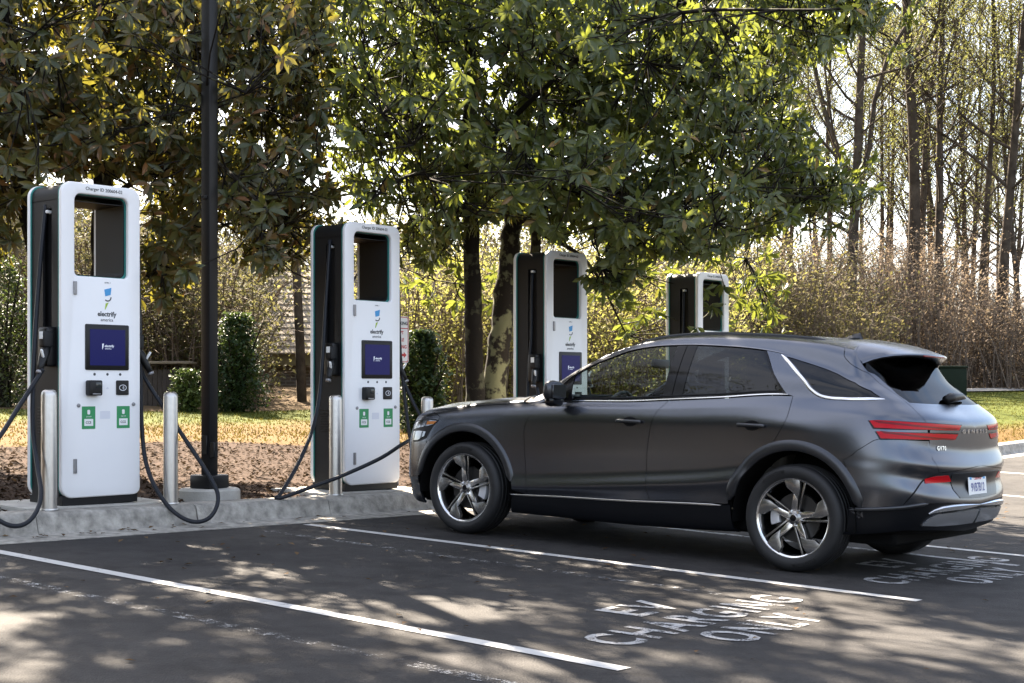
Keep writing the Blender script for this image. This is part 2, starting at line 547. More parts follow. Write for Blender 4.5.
# stencilled words, lying on the slope
def ground_words(kc, nc, skew, label, mat):
    root = empty('stencil_lettering', pt(nc, kc, 0.0045))
    xa = Vector((KV.x, KV.y, 0)) + Vector((-NV.x, -NV.y, 0)) * skew
    xa.z = GX * xa.x + GY * xa.y
    ya = Vector((-NV.x, -NV.y, 0)); ya.z = GX * ya.x + GY * ya.y
    za = xa.cross(ya)
    xa.normalize(); za.normalize(); ya = za.cross(xa)
    root.matrix_world = Matrix.Translation(root.location) @ Matrix((xa, ya, za)).transposed().to_4x4()
    for txt, dx, dy, wd in (('EV', 0.02, 0.41, 0.52), ('CHARGING', -0.02, 0.02, 2.10), ('ONLY', -0.06, -0.35, 1.02)):
        me = text_mesh(txt, 0.40, 0.0, 0.009, spacing=1.2)
        xs = [v.co.x for v in me.vertices]; w0 = max(xs) - min(xs); c0 = (max(xs) + min(xs)) / 2
        for v in me.vertices:
            v.co.x = (v.co.x - c0) * wd / w0 + dx; v.co.y = v.co.y * 1.02 + dy
        obj('word', me, mat, root)
    return tag(root, label, 'road lettering', 'stencilled stall lettering')
ground_words(-1.42, -4.84, 0.10, 'white EV CHARGING ONLY lettering in the empty stall in front of the car', M_PAINT_WORN)
ground_words(1.78, -4.76, 0.04, 'white EV CHARGING ONLY lettering behind the rear wheels of the car', M_PAINT_WORN)

# ---------------------------------------------------------------- planted ground behind the kerb
M_MULCH = pmat('mulch', (0.017, 0.010, 0.0065), 0.95, c2=(0.060, 0.037, 0.025), vscale=16, bump=1.0, bscale=40, spec=0.05)
M_WOODFLOOR = pmat('leaf_litter', (0.075, 0.05, 0.03), 0.95, c2=(0.13, 0.095, 0.055), vscale=1.2, bump=0.8, bscale=9, spec=0.05)
def mulch_edge(k):
    if k > 12: return 0.6
    return 5.5 + 0.5 * math.sin(k * 0.7) + 0.3 * math.sin(k * 1.9 + 1) if k < 9 else 5.6 - (k - 9) * 1.66
def lawn_edge(k):
    return 14.5 - 0.17 * k if k > -8 else 15.9
ks = list(np.arange(-30, 14, 0.5))
vs, fs = [], []
m_rows = 26
for k_ in ks:
    e = mulch_edge(k_)
    for i in range(m_rows):
        n_ = 0.573 + (e - 0.573) * i / (m_rows - 1)
        bump_ = random.uniform(-0.010, 0.012) if 0 < i < m_rows - 1 else 0
        vs.append(land(n_, k_, -0.025 + bump_))
fs = [(i * m_rows + j, (i + 1) * m_rows + j, (i + 1) * m_rows + j + 1, i * m_rows + j + 1) for i in range(len(ks) - 1) for j in range(m_rows - 1)]
me = mesh('mulch_bed', vs, fs, True)
if me.polygons[0].normal.z < 0: me.flip_normals()
tag(obj('mulch_bed', me, M_MULCH), kind='structure')

def lawn_mat():
    m, nt, b = new_mat('lawn')
    at = nd(nt, 'ShaderNodeAttribute', attribute_name='green')
    tc = nd(nt, 'ShaderNodeTexCoord')
    n1 = nd(nt, 'ShaderNodeTexNoise', Scale=1.1, Detail=7.0, Roughness=0.7)
    n2 = nd(nt, 'ShaderNodeTexNoise', Scale=22.0, Detail=5.0, Roughness=0.7)
    for t in (n1, n2): nt.links.new(tc.outputs['Object'], t.inputs['Vector'])
    ad = nd(nt, 'ShaderNodeMath', operation='ADD')
    nt.links.new(at.outputs['Fac'], ad.inputs[0]); nt.links.new(n1.outputs['Fac'], ad.inputs[1])
    rp = nd(nt, 'ShaderNodeMapRange'); rp.inputs['From Min'].default_value = 0.75; rp.inputs['From Max'].default_value = 1.25
    nt.links.new(ad.outputs[0], rp.inputs['Value'])
    mx = nd(nt, 'ShaderNodeMix', data_type='RGBA')
    mx.inputs['A'].default_value = (0.098, 0.060, 0.020, 1); mx.inputs['B'].default_value = (0.060, 0.072, 0.012, 1)
    nt.links.new(rp.outputs['Result'], mx.inputs['Factor'])
    ml = nd(nt, 'ShaderNodeMix', data_type='RGBA', blend_type='MULTIPLY'); ml.inputs['Factor'].default_value = 0.6
    r2 = nd(nt, 'ShaderNodeMapRange'); r2.inputs['From Min'].default_value = 0.3; r2.inputs['From Max'].default_value = 0.7
    r2.inputs['To Min'].default_value = 0.5; r2.inputs['To Max'].default_value = 1.4
    nt.links.new(n2.outputs['Fac'], r2.inputs['Value'])
    nt.links.new(mx.outputs['Result'], ml.inputs['A']); nt.links.new(r2.outputs['Result'], ml.inputs['B'])
    nt.links.new(ml.outputs['Result'], b.inputs['Base Color'])
    b.inputs['Roughness'].default_value = 0.9
    b.inputs['Specular IOR Level'].default_value = 0.05
    bp = nd(nt, 'ShaderNodeBump', Strength=0.8, Distance=0.03)
    nt.links.new(n2.outputs['Fac'], bp.inputs['Height']); nt.links.new(bp.outputs['Normal'], b.inputs['Normal'])
    return m
M_LAWN = lawn_mat()
def greenness(n, k):
    if k < 13:
        e = mulch_edge(k)
        return 0.15 + 0.75 * sstep(e + 3.2, e + 6.0, n)
    return 0.18 + 0.7 * sstep(1.2, 3.5, n)
ks = list(np.arange(-30, 16, 1.0)) + list(np.arange(16, 110, 3.0))
rows = 22
vs, gr = [], []
for k_ in ks:
    a = mulch_edge(k_) - 0.02; e = lawn_edge(k_)
    for i in range(rows):
        n_ = a + (e - a) * i / (rows - 1)
        vs.append(land(n_, k_, -0.012 if i else -0.035)); gr.append(greenness(n_, k_))
fs = [(i * rows + j, (i + 1) * rows + j, (i + 1) * rows + j + 1, i * rows + j + 1) for i in range(len(ks) - 1) for j in range(rows - 1)]
me = mesh('lawn', vs, fs, True)
if me.polygons[0].normal.z < 0: me.flip_normals()
me.attributes.new('green', 'FLOAT', 'POINT').data.foreach_set('value', gr)
tag(obj('lawn', me, M_LAWN), kind='structure')
# woodland floor out to the horizon
ks = list(np.arange(-60, 120, 5.0)); nn = [0, 1.5, 4, 9, 18, 40, 120, 600]
vs = []
for k_ in ks:
    for i, q in enumerate(nn):
        n_ = lawn_edge(k_) - 0.05 + q
        p = land(n_, k_, -0.03)
        if q > 0: p.z += 0.06 * sstep(0, 3, q) + 0.010 * min(q, 40) + random.uniform(-0.03, 0.05)
        vs.append(p)
m_ = len(nn)
fs = [(i * m_ + j, (i + 1) * m_ + j, (i + 1) * m_ + j + 1, i * m_ + j + 1) for i in range(len(ks) - 1) for j in range(m_ - 1)]
me = mesh('woodland_floor', vs, fs, True)
if me.polygons[0].normal.z < 0: me.flip_normals()
tag(obj('woodland_floor', me, M_WOODFLOOR), kind='structure')
def floor_z(x, y):
    n_, k_ = NK(x, y)
    q = max(0.0, n_ - lawn_edge(k_))
    return land_z(max(0.6, n_), k_) - 0.03 + 0.06 * sstep(0, 3, q) + 0.010 * min(q, 40)
gs = 1500
tag(obj('ground', mesh('ground', [(-gs, -gs, -7), (gs, -gs, -7), (gs, gs, -7), (-gs, gs, -7)], [(0, 1, 2, 3)]), M_WOODFLOOR), kind='structure')
# a narrow path along the far edge of the lawn, on the right
M_PATH = pmat('path_concrete', (0.25, 0.24, 0.22), 0.9, var=0.15, vscale=3)
vs, fs = [], []
ks = list(np.arange(22, 90, 2.0))
for k_ in ks:
    for q in (-0.1, 0.9):
        vs.append(land(lawn_edge(k_) + q, k_, 0.03 + (0.04 if q > 0 else 0)))
fs = [(2 * i, 2 * i + 2, 2 * i + 3, 2 * i + 1) for i in range(len(ks) - 1)]
me = mesh('footpath', vs, fs)
if me.polygons[0].normal.z < 0: me.flip_normals()
tag(obj('footpath', me, M_PATH), kind='structure')

# loose chips, twigs and fallen leaves on the mulch; grass blades on the lawn
def scatter_flakes(name, pts, size, mat, tilt=0.6, aspect=2.2, lift=0.006):
    n_ = len(pts)
    P = np.array([tuple(p) for p in pts])
    a = RNG.uniform(0, 2 * math.pi, n_); sz = RNG.uniform(size[0], size[1], n_)
    ux = np.stack([np.cos(a), np.sin(a), RNG.uniform(-tilt, tilt, n_)], 1)
    uy = np.stack([-np.sin(a), np.cos(a), RNG.uniform(-tilt, tilt, n_)], 1)
    P[:, 2] += lift
    q = (sz / 2)[:, None]
    V = np.stack([P - ux * q, P - uy * q / aspect + np.array([0, 0, 1]) * q * 0.2, P + ux * q, P + uy * q / aspect + np.array([0, 0, 1]) * q * 0.2], 1).reshape(-1, 3)
    b = np.arange(n_)[:, None] * 4
    T = np.concatenate([b + np.array([0, 1, 2]), b + np.array([0, 2, 3])])
    r = RNG.uniform(0, 1, n_)
    return fast_tris(name, V, T, False, np.concatenate([r, r]))
M_CHIP = leaf_mat('wood_chips', [(0.012, 0.007, 0.004), (0.030, 0.018, 0.012), (0.055, 0.035, 0.024), (0.11, 0.082, 0.06)], 0.1, (0.1, 0.07, 0.04), 0.9, 0.05)
P = []
while len(P) < 26000:
    k_ = random.uniform(-14, 10); n_ = random.uniform(0.6, 6.2)
    if n_ < mulch_edge(k_): P.append(land(n_, k_, -0.02))
tag(obj('mulch_chips', scatter_flakes('mulch_chips', P, (0.02, 0.08), M_CHIP), M_CHIP), 'loose brown bark chips and dead leaves on the bed behind the chargers', 'mulch', kind='stuff')
M_GRASS = leaf_mat('grass_blades', [(0.045, 0.06, 0.010), (0.075, 0.085, 0.016), (0.10, 0.062, 0.020), (0.115, 0.070, 0.025)], 0.25, (0.14, 0.12, 0.025), 0.7, 0.1)
P, gq = [], []
while len(P) < 42000:
    if random.random() < 0.62: k_ = random.uniform(-6, 22)
    else: k_ = random.uniform(14, 44)
    a, e = mulch_edge(k_), lawn_edge(k_)
    n_ = random.uniform(a - 0.1, e)
    P.append(land(n_, k_, -0.012)); gq.append(greenness(n_, k_))
P = np.array([tuple(p) for p in P]); nB = len(P)
a = RNG.uniform(0, 2 * math.pi, nB); h = RNG.uniform(0.02, 0.05, nB)
side = np.stack([np.cos(a), np.sin(a), 0 * a], 1) * 0.012
tip = P + np.stack([RNG.uniform(-0.03, 0.03, nB), RNG.uniform(-0.03, 0.03, nB), h], 1)
V = np.stack([P - side, P + side, tip], 1).reshape(-1, 3)
rn = np.clip(1 - np.array(gq) + RNG.normal(0, 0.18, nB), 0, 1)
tag(obj('grass_blades', fast_tris('grass_blades', V, np.arange(3 * nB).reshape(-1, 3), False, rn), M_GRASS), 'short patchy spring grass, part green and part dormant tan', 'grass', kind='stuff')

M_DRYLEAF = leaf_mat('dry_leaf', [(0.05, 0.03, 0.015), (0.10, 0.06, 0.03), (0.15, 0.10, 0.05)], 0.15, (0.15, 0.1, 0.05), 0.8, 0.1)
P = []
for _ in range(260):
    n_ = -0.05 - abs(random.gauss(0, 2.6)); k_ = random.uniform(-6, 9)
    P.append(pt(n_, k_, 0.004))
for _ in range(160): P.append(pt(random.uniform(0.02, 0.29), random.uniform(-4, 9), 0.014))
tag(obj('fallen_leaves', scatter_flakes('fallen_leaves', P, (0.02, 0.07), M_DRYLEAF, 0.25, 1.8, 0.006), M_DRYLEAF), 'small dry leaves scattered on the asphalt and in the gutter', 'leaves', kind='stuff')
# ================================================================== chargers and street furniture
M_WHITE = pmat('charger_white', (0.80, 0.80, 0.805), 0.38, var=0.02, vscale=2, coat=0.15, coatr=0.2)
M_DARK = pmat('charger_charcoal', (0.011, 0.011, 0.012), 0.55, spec=0.3, bump=0.08, bscale=300)
M_BLACK = pmat('black_plastic', (0.005, 0.005, 0.0055), 0.45, spec=0.35)
M_RUBBER = pmat('cable_rubber', (0.008, 0.010, 0.015), 0.5, spec=0.3, bump=0.05, bscale=200)
M_TEAL = pmat('teal_edge', (0.03, 0.22, 0.20), 0.5)
M_GREEN = pmat('green_sticker', (0.03, 0.26, 0.09), 0.5)
M_PAPER = pmat('white_sticker', (0.78, 0.79, 0.78), 0.6)
M_BLUE = pmat('logo_blue', (0.05, 0.30, 0.62), 0.5)
M_LIME = pmat('logo_lime', (0.32, 0.48, 0.04), 0.5)
M_GREYP = pmat('grey_metal', (0.25, 0.25, 0.26), 0.4, metal=0.6)
M_FAINT = pmat('faint_grey_label', (0.66, 0.67, 0.72), 0.6)
M_INK = pmat('dark_ink', (0.05, 0.055, 0.06), 0.6)
M_STEEL = pmat('brushed_steel', (0.52, 0.50, 0.475), 0.38, metal=1.0, var=0.06, vscale=20, bump=0.03, bscale=150)
m_scr, nt_, b_ = new_mat('screen_blue')
b_.inputs['Base Color'].default_value = (0.002, 0.003, 0.022, 1); b_.inputs['Roughness'].default_value = 0.25; b_.inputs['Specular IOR Level'].default_value = 0.15
b_.inputs['Emission Color'].default_value = (0.02, 0.022, 0.22, 1); b_.inputs['Emission Strength'].default_value = 0.035
M_SCREEN = m_scr
m_scr2, nt_, b_ = new_mat('screen_text')
b_.inputs['Base Color'].default_value = (0.4, 0.4, 0.4, 1)
b_.inputs['Emission Color'].default_value = (0.6, 0.7, 0.9, 1); b_.inputs['Emission Strength'].default_value = 0.06
M_SCRTXT = m_scr2

CW, CT, CH = 0.71, 0.47, 2.457
def stand_text(me, x, z, y, mat, parent, name='lettering'):
    """lettering on an upright face looking along -y"""
    return obj(name, me, mat, parent, (x, y, z), (math.radians(90), 0, 0))
def plate(name, x0, x1, z0, z1, y0, y1, mat, parent, r=0.006, bevel=0.0):
    return obj(name, prism_mesh(name, rrect(x0, x1, z0, z1, r, 3), y0, y1, bevel, 2), mat, parent)
def make_charger():
    root = empty('ev_charger')
    h = CW / 2
    hole = rrect(-0.238, 0.243, 1.745, 2.372, (0.035, 0.035, 0.055, 0.055), 5)
    outer = rrect(-h, h, 0.058, CH, (0.095, 0.06, 0.085, 0.095), 7)
    inner = rrect(-h + 0.012, h - 0.012, 0.065, CH - 0.012, 0.085, 7)
    face = obj('front_face', prism_mesh('front_face', outer, 0.0, 0.042, 0.012, 3, [hole]), M_WHITE, root)
    obj('rear_face', prism_mesh('rear_face', outer, CT - 0.042, CT, 0.012, 3, [hole]), M_WHITE, root)
    t_in = rrect(-h + 0.003, h - 0.003, 0.061, CH - 0.003, 0.09, 7)
    t_hole = rrect(-0.233, 0.238, 1.75, 2.367, 0.05, 5)
    for y0 in (0.042, CT - 0.051):
        obj('teal_edge_line', prism_mesh('teal_edge_line', t_in, y0, y0 + 0.008, 0, 1, [t_hole]), M_TEAL, root)
    core = rrect(-0.29, 0.29, 0.02, CH - 0.09, 0.05, 6)
    obj('core', prism_mesh('core', core, 0.051, CT - 0.051, 0, 1, [rrect(-0.225, 0.23, 1.758, 2.36, 0.045, 5)]), M_DARK, root)
    # charcoal skin round both sides and over the top
    band_o = inner
    band_i = rrect(-h + 0.060, h - 0.060, 0.075, CH - 0.05, 0.05, 7)
    me = prism_mesh('top_cover', [p for p in rrect(-h + 0.013, h - 0.013, CH - 0.14, CH - 0.013, (0.001, 0.001, 0.085, 0.085), 7)], 0.052, CT - 0.052, 0, 1,
                    [rrect(-h + 0.055, h - 0.055, CH - 0.135, CH - 0.085, 0.005, 3)])
    obj('top_cover', me, M_DARK, root)
    for s in (-1, 1):
        pol = [(0.052, 0.066), (CT - 0.052, 0.066), (CT - 0.052, CH - 0.135), (0.052, CH - 0.135)]
        slot = rrect(0.150, 0.268, 1.28, 2.26, 0.008, 3)
        pm = prism_mesh('side_panel', pol, 0, 0.02, 0, 1, [slot])
        # prism is x,z -> turn it so that its x runs along the charger's depth
        for v in pm.vertices:
            x, y, z = v.co
            v.co = (s * (h - 0.013 - y), x, z)
        if s < 0: pass
        bmx = bmesh.new(); bmx.from_mesh(pm); bmesh.ops.recalc_face_normals(bmx, faces=bmx.faces[:]); bmx.to_mesh(pm); bmx.free()
        obj('side_panel', pm, M_DARK, root)
        o = obj('cable_guide', box_mesh('cable_guide', 0.05, 0.03, 0.025, 0.006, 2), M_PAPER, root, (s * (h - 0.03), 0.212, 2.235))
        # holster with plug handle
        hol = obj('holster', box_mesh('holster', 0.10, 0.125, 0.30, 0.02, 3), M_BLACK, root, (s * (h + 0.018), 0.150, 1.205))
        obj('holster_mouth', box_mesh('holster_mouth', 0.085, 0.085, 0.12, 0.015, 3), M_DARK, hol, (s * 0.035, -0.03, 0.055))
        obj('holster_label', box_mesh('holster_label', 0.004, 0.045, 0.055, 0.001, 1), M_PAPER, hol, (s * 0.079, -0.030, 0.085))
        plug = obj('plug', tube_mesh('plug', [(0, 0, 0), (s * 0.035, -0.02, -0.06), (s * 0.075, -0.04, -0.14), (s * 0.10, -0.055, -0.20)], [0.034, 0.036, 0.027, 0.022], 12), M_BLACK, root, (s * (h + 0.045), 0.12, 1.21))
        obj('plug_button', box_mesh('plug_button', 0.016, 0.022, 0.075, 0.006, 2), M_PAPER, plug, (s * 0.075, -0.055, -0.062), (0.30, s * 0.45, 0))
        obj('plug_ring', tube_mesh('plug_ring', [(s * 0.096, -0.053, -0.19), (s * 0.104, -0.057, -0.21)], 0.0265, 12), M_GREYP, plug)
    for i in range(9):      # vent slats low on the left side
        obj('vent_slat', box_mesh('vent_slat', 0.008, 0.20, 0.010, 0.002, 1), M_BLACK, root, (-h + 0.010, 0.235, 0.55 + i * 0.024))
    obj('plinth', box_mesh('plinth', CW - 0.03, CT - 0.03, 0.075, 0.004, 1, (0, CT / 2, 0.0375)), M_BLACK, root)
    # the face
    stand_text(text_mesh('Charger ID 200604-02', 0.036, 0.0005, 0.0004), 0.02, 2.415, -0.0012, M_INK, root)
    f = -0.001
    plate('hinge_cover', -0.252, -0.226, 1.600, 1.702, -0.012, 0.004, M_GREYP, root, 0.004, 0.003)
    plate('hinge_cover', -0.252, -0.226, 0.245, 0.355, -0.012, 0.004, M_GREYP, root, 0.004, 0.003)
    # plug-and-leaf emblem
    emb = obj('emblem', prism_mesh('emblem', [(0.022, 1.652), (0.085, 1.668), (0.078, 1.612), (0.030, 1.600)], -0.0025, 0.003), M_BLUE, root)
    obj('emblem_stem', prism_mesh('emblem_stem', [(0.034, 1.545), (0.060, 1.553), (0.030, 1.497), (0.026, 1.500)], -0.0025, 0.003), M_LIME, emb)
    arc = [(0.052 + 0.034 * math.cos(a), 1.592 + 0.032 * math.sin(a)) for a in np.linspace(-2.4, 0.1, 9)]
    arc2 = [(0.052 + 0.025 * math.cos(a), 1.592 + 0.023 * math.sin(a)) for a in np.linspace(0.1, -2.4, 9)]
    obj('emblem_curve', prism_mesh('emblem_curve', arc + arc2, -0.0025, 0.003), M_INK, emb)
    stand_text(text_mesh('electrify', 0.052, 0.0006, 0.0014), 0.045, 1.462, f, M_INK, root)
    stand_text(text_mesh('america', 0.036, 0.0006, 0.0), 0.045, 1.418, f, M_INK, root)
    stand_text(text_mesh('LEVEL 3', 0.016, 0.0005, 0.0), 0.05, 1.705, f, M_INK, root)
    bez = plate('screen_bezel', -0.150, 0.243, 1.030, 1.382, -0.008, 0.006, M_BLACK, root, 0.012, 0.003)
    plate('screen', -0.112, 0.207, 1.066, 1.344, -0.0095, -0.004, M_SCREEN, bez, 0.002)
    stand_text(text_mesh('electrify', 0.026, 0.0004, 0.0006, 'LEFT'), 0.018, 1.216, -0.0100, M_SCRTXT, bez)
    stand_text(text_mesh('america', 0.018, 0.0004, 0.0, 'LEFT'), 0.022, 1.196, -0.0100, M_SCRTXT, bez)
    obj('screen_mark', prism_mesh('screen_mark', [(-0.004, 1.232), (0.012, 1.236), (0.006, 1.205), (-0.003, 1.186)], -0.0102, -0.009), M_SCRTXT, bez)
    for x in (-0.066, 0.050, 0.166):
        obj('socket_icon', prism_mesh('socket_icon', [(x + 0.011 * math.cos(a), 0.998 + 0.011 * math.sin(a)) for a in np.linspace(0, 2 * math.pi, 10, endpoint=False)], -0.0018, 0.003), M_INK, root)
    rd = obj('card_reader', box_mesh('card_reader', 0.115, 0.07, 0.118, 0.014, 3), M_BLACK, root, (-0.090, -0.030, 0.893))
    obj('card_reader_screen', box_mesh('card_reader_screen', 0.05, 0.004, 0.045, 0.004, 2), pmat('reader_glass', (0.03, 0.035, 0.035), 0.1), rd, (0.018, -0.035, 0.022))
    obj('card_slot', box_mesh('card_slot', 0.07, 0.010, 0.010, 0.002, 1), M_GREYP, rd, (0.0, -0.034, -0.046))
    pad = plate('contactless_pad', 0.128, 0.240, 0.838, 0.952, -0.010, 0.004, M_BLACK, root, 0.008, 0.003)
    ring = [(0.184 + 0.034 * math.cos(a), 0.895 + 0.024 * math.sin(a)) for a in np.linspace(0, 2 * math.pi, 20, endpoint=False)]
    ring2 = [(0.184 + 0.029 * math.cos(a), 0.895 + 0.019 * math.sin(a)) for a in np.linspace(0, 2 * math.pi, 20, endpoint=False)]
    obj('contactless_symbol', prism_mesh('contactless_symbol', ring, -0.0115, -0.009, 0, 1, [ring2]), M_FAINT, pad)
    for q in range(3):
        rr = 0.006 + 0.006 * q
        a1 = [(0.176 + rr * math.cos(a), 0.895 + rr * math.sin(a)) for a in np.linspace(-0.8, 0.8, 6)]
        a2 = [(0.176 + (rr + 0.0025) * math.cos(a), 0.895 + (rr + 0.0025) * math.sin(a)) for a in np.linspace(0.8, -0.8, 6)]
        obj('contactless_wave', prism_mesh('contactless_wave', a1 + a2, -0.0115, -0.009), M_FAINT, pad)
    obj('touch_hint', prism_mesh('touch_hint', [(0.035, 0.885), (0.065, 0.885), (0.050, 0.902)], -0.0015, 0.003), M_FAINT, root)
    for x0 in (-0.178, 0.135):
        st = plate('cable_sticker', x0, x0 + 0.118, 0.580, 0.752, -0.0022, 0.003, M_GREEN, root, 0.003)
        plate('sticker_panel', x0 + 0.020, x0 + 0.098, 0.603, 0.656, -0.0034, -0.001, M_PAPER, st, 0.002)
        plate('sticker_plug_icon', x0 + 0.047, x0 + 0.071, 0.690, 0.726, -0.0034, -0.001, M_PAPER, st, 0.008)
        stand_text(text_mesh('CCS', 0.026, 0.0003, 0.0006), x0 + 0.056, 0.628, -0.0042, M_INK, st)
        stand_text(text_mesh('350 kW', 0.014, 0.0003, 0.0), x0 + 0.059, 0.673, -0.0042, M_PAPER, st)
    for x, z in ((-0.208, 0.760), (0.288, 0.765)):
        obj('lock', prism_mesh('lock', [(x + 0.015 * math.cos(a), z + 0.015 * math.sin(a)) for a in np.linspace(0, 2 * math.pi, 14, endpoint=False)], -0.008, 0.004, 0.003), M_GREYP, root)
    plate('grey_label', -0.016, 0.074, 0.655, 0.715, -0.0012, 0.003, M_FAINT, root, 0.004)
    return root
CH_N, CH_K, CH_SP = 0.636, -1.798, 2.922
chargers = []
ch_labels = ['tall white and charcoal charger at the far left, beside the bollard and lamp post',
             'white charger behind the car bonnet, its cable plugged into the car',
             'third white charger, behind the car roof pillar, next to the magnolia trunks',
             'smallest and farthest white charger, only its top showing above the car roof']
for i in range(4):
    c = make_charger() if i == 0 else copy_tree(chargers[0])
    c.location = pt(CH_N, CH_K + CH_SP * i + CW / 2, KERB + 0.012)
    c.rotation_euler = (0, 0, KROT)
    tag(c, ch_labels[i], 'charger', 'chargers along the kerb')
    chargers.append(c)
bpy.context.view_layer.update()

def cable(charger, pts, name='cable', r=0.017):
    o = obj(name, tube_mesh(name, catmull(pts, 10), r, 10), M_RUBBER, charger)
    o.matrix_parent_inverse = charger.matrix_world.inverted()
    return o
# charger one, left: from the slot down to the kerb, out of frame and back to the holster
cable(chargers[0], [ray_at(46, 205, 11.22), ray_at(41, 255, 11.16), ray_at(36, 320, 11.08), ray_at(33, 380, 10.98), ray_at(33, 430, 10.85),
                    ray_at(38, 470, 10.66), ray_at(41, 492, 10.50), ray_at(38, 508, 10.40), ray_at(29, 521, 10.30), ray_at(16, 526, 10.24), ray_at(0, 521, 10.20),
                    ray_at(-28, 500, 10.20), ray_at(-34, 478, 10.3), ray_at(-18, 455, 10.45), ray_at(0, 436, 10.60), ray_at(20, 405, 10.82), ray_at(38, 377, 10.96), ray_at(43, 369, 10.98)])
# charger one, right: hangs to the gutter and loops back up
cable(chargers[0], [ray_at(138, 260, 11.78), ray_at(140.5, 349, 11.74), ray_at(142, 430, 11.66), ray_at(149, 473, 11.56), ray_at(168, 506, 11.44), ray_at(190, 521, 11.38),
                    ray_at(209, 518, 11.42), ray_at(218, 500, 11.50), ray_at(211, 479, 11.58), ray_at(179, 430, 11.68), ray_at(147, 382, 11.74), ray_at(141, 368, 11.76)])
# charger two, left: down to the kerb, then across to the car
cable(chargers[1], [ray_at(330, 240, 13.42), ray_at(326, 300, 13.38), ray_at(322, 370, 13.30), ray_at(318, 405, 13.2), ray_at(311, 434, 13.0), ray_at(297, 466, 12.7), ray_at(281, 493, 12.42),
                    ray_at(276, 497.5, 12.36), ray_at(284, 497, 12.36), ray_at(309, 488, 12.42), ray_at(339, 477, 12.48), ray_at(379, 459, 12.56), ray_at(402, 444.5, 12.75), ray_at(414, 438, 13.0), ray_at(424, 432, 13.2)])
# charger two, right
cable(chargers[1], [ray_at(398.5, 290, 14.0), ray_at(400, 350, 13.98), ray_at(405, 400, 13.95), ray_at(409, 432, 13.92), ray_at(413, 455, 13.9), ray_at(420, 468, 13.9), ray_at(428, 452, 13.9), ray_at(424, 425, 13.9), ray_at(412, 400, 13.94), ray_at(402, 378, 13.98)])
for i in (2, 3):
    c = chargers[i]
    for s in (-1, 1):
        P = [(0.34, 0.212, 2.22), (0.35, 0.215, 1.9), (0.352, 0.22, 1.5), (0.37, 0.24, 1.15), (0.42, 0.2, 0.75), (0.46, 0.02, 0.42), (0.47, -0.12, 0.35), (0.47, -0.2, 0.55), (0.46, 0.0, 0.85), (0.445, 0.065, 1.0)]
        o = obj('cable', tube_mesh('cable', catmull([(s * x, y, z) for x, y, z in P], 8), 0.017, 8), M_RUBBER, c)

# concrete pads under the chargers
for i, lb in enumerate(('far left', 'second', 'third', 'farthest')):
    a = CH_K + CH_SP * i
    vs = [pt(n_, k_, z_) for z_ in (0.0, KERB + 0.008) for (n_, k_) in ((0.585, a - 0.33), (1.28, a - 0.33), (1.28, a + CW + 0.28), (0.585, a + CW + 0.28))]
    bm = bmesh.new(); bv = [bm.verts.new(v) for v in vs]
    for f_ in ((0, 1, 2, 3), (4, 7, 6, 5), (0, 4, 5, 1), (1, 5, 6, 2), (2, 6, 7, 3), (3, 7, 4, 0)): bm.faces.new([bv[q] for q in f_])
    bmesh.ops.recalc_face_normals(bm, faces=bm.faces[:])
    bmesh.ops.bevel(bm, geom=bm.edges[:], offset=0.008, segments=2, affect='EDGES')
    tag(obj('charger_pad', bm_mesh(bm, 'charger_pad', True, 40), M_CONC2), 'concrete pad under the %s charger, level with the kerb' % lb, 'concrete pad', 'charger pads')

# stainless bollards
bol = lathe_mesh('tube', [(0.0, 0.885), (0.03, 0.884), (0.046, 0.876), (0.054, 0.862), (0.057, 0.84), (0.057, 0.0)], 32)
ring_me = lathe_mesh('base_ring', [(0.0585, 0.012), (0.066, 0.010), (0.068, 0.0)], 32)
bl = ['steel bollard in front of the dark left side of the far left charger', 'steel bollard between the far left charger and the lamp post',
      'steel bollard in front of the dark side of the second charger', 'steel bollard beyond the second charger, just above the bonnet',
      'steel bollard left of the third charger, hidden behind the car', 'steel bollard right of the third charger, hidden behind the car']
for q, k_ in enumerate((-1.99, -0.90, 0.88, 2.06, 3.82, 4.98)):
    if q >= 4: continue
    r_ = empty('bollard', pt(0.50, k_, KERB + 0.003))
    obj('tube', bol, M_STEEL, r_); obj('base_ring', ring_me, M_STEEL, r_)
    tag(r_, bl[q], 'bollard', 'stainless bollards')

# lamp post on its concrete foot
M_POST = pmat('post_black', (0.008, 0.008, 0.009), 0.40, spec=0.3, var=0.15, vscale=3, bump=0.04, bscale=80)
lp = pt(0.86, -0.23, KERB)
post = empty('lamp_post', lp, (0, 0, KROT + 0.12))
obj('footing', lathe_mesh('footing', [(0.0, 0.075), (0.235, 0.075), (0.255, 0.06), (0.262, -0.25)], 40), M_CONC2, post)
obj('base_cover', box_mesh('base_cover', 0.235, 0.235, 0.115, 0.015, 2, (0, 0, 0.1325)), M_POST, post)
obj('shaft', box_mesh('shaft', 0.102, 0.102, 7.4, 0.010, 2, (0, 0, 3.78)), M_POST, post)
obj('hand_hole_cover', box_mesh('hand_hole_cover', 0.012, 0.06, 0.16, 0.004, 1, (-0.057, 0, 0.44)), M_POST, post)
obj('junction_box', box_mesh('junction_box', 0.05, 0.055, 0.13, 0.006, 1, (-0.028, -0.078, 0.40)), M_POST, post)
obj('clip', box_mesh('clip', 0.02, 0.06, 0.03, 0.004, 1, (-0.060, 0, 2.52)), M_POST, post)
arm_ = obj('lamp_arm', box_mesh('lamp_arm', 0.07, 0.7, 0.06, 0.006, 1, (0, -0.36, 7.38)), M_POST, post)
obj('lamp_head', box_mesh('lamp_head', 0.34, 0.55, 0.09, 0.02, 2, (0, -0.9, 7.38)), M_POST, arm_)
tag(post, 'tall black square lamp post on a round concrete foot', 'lamp post')

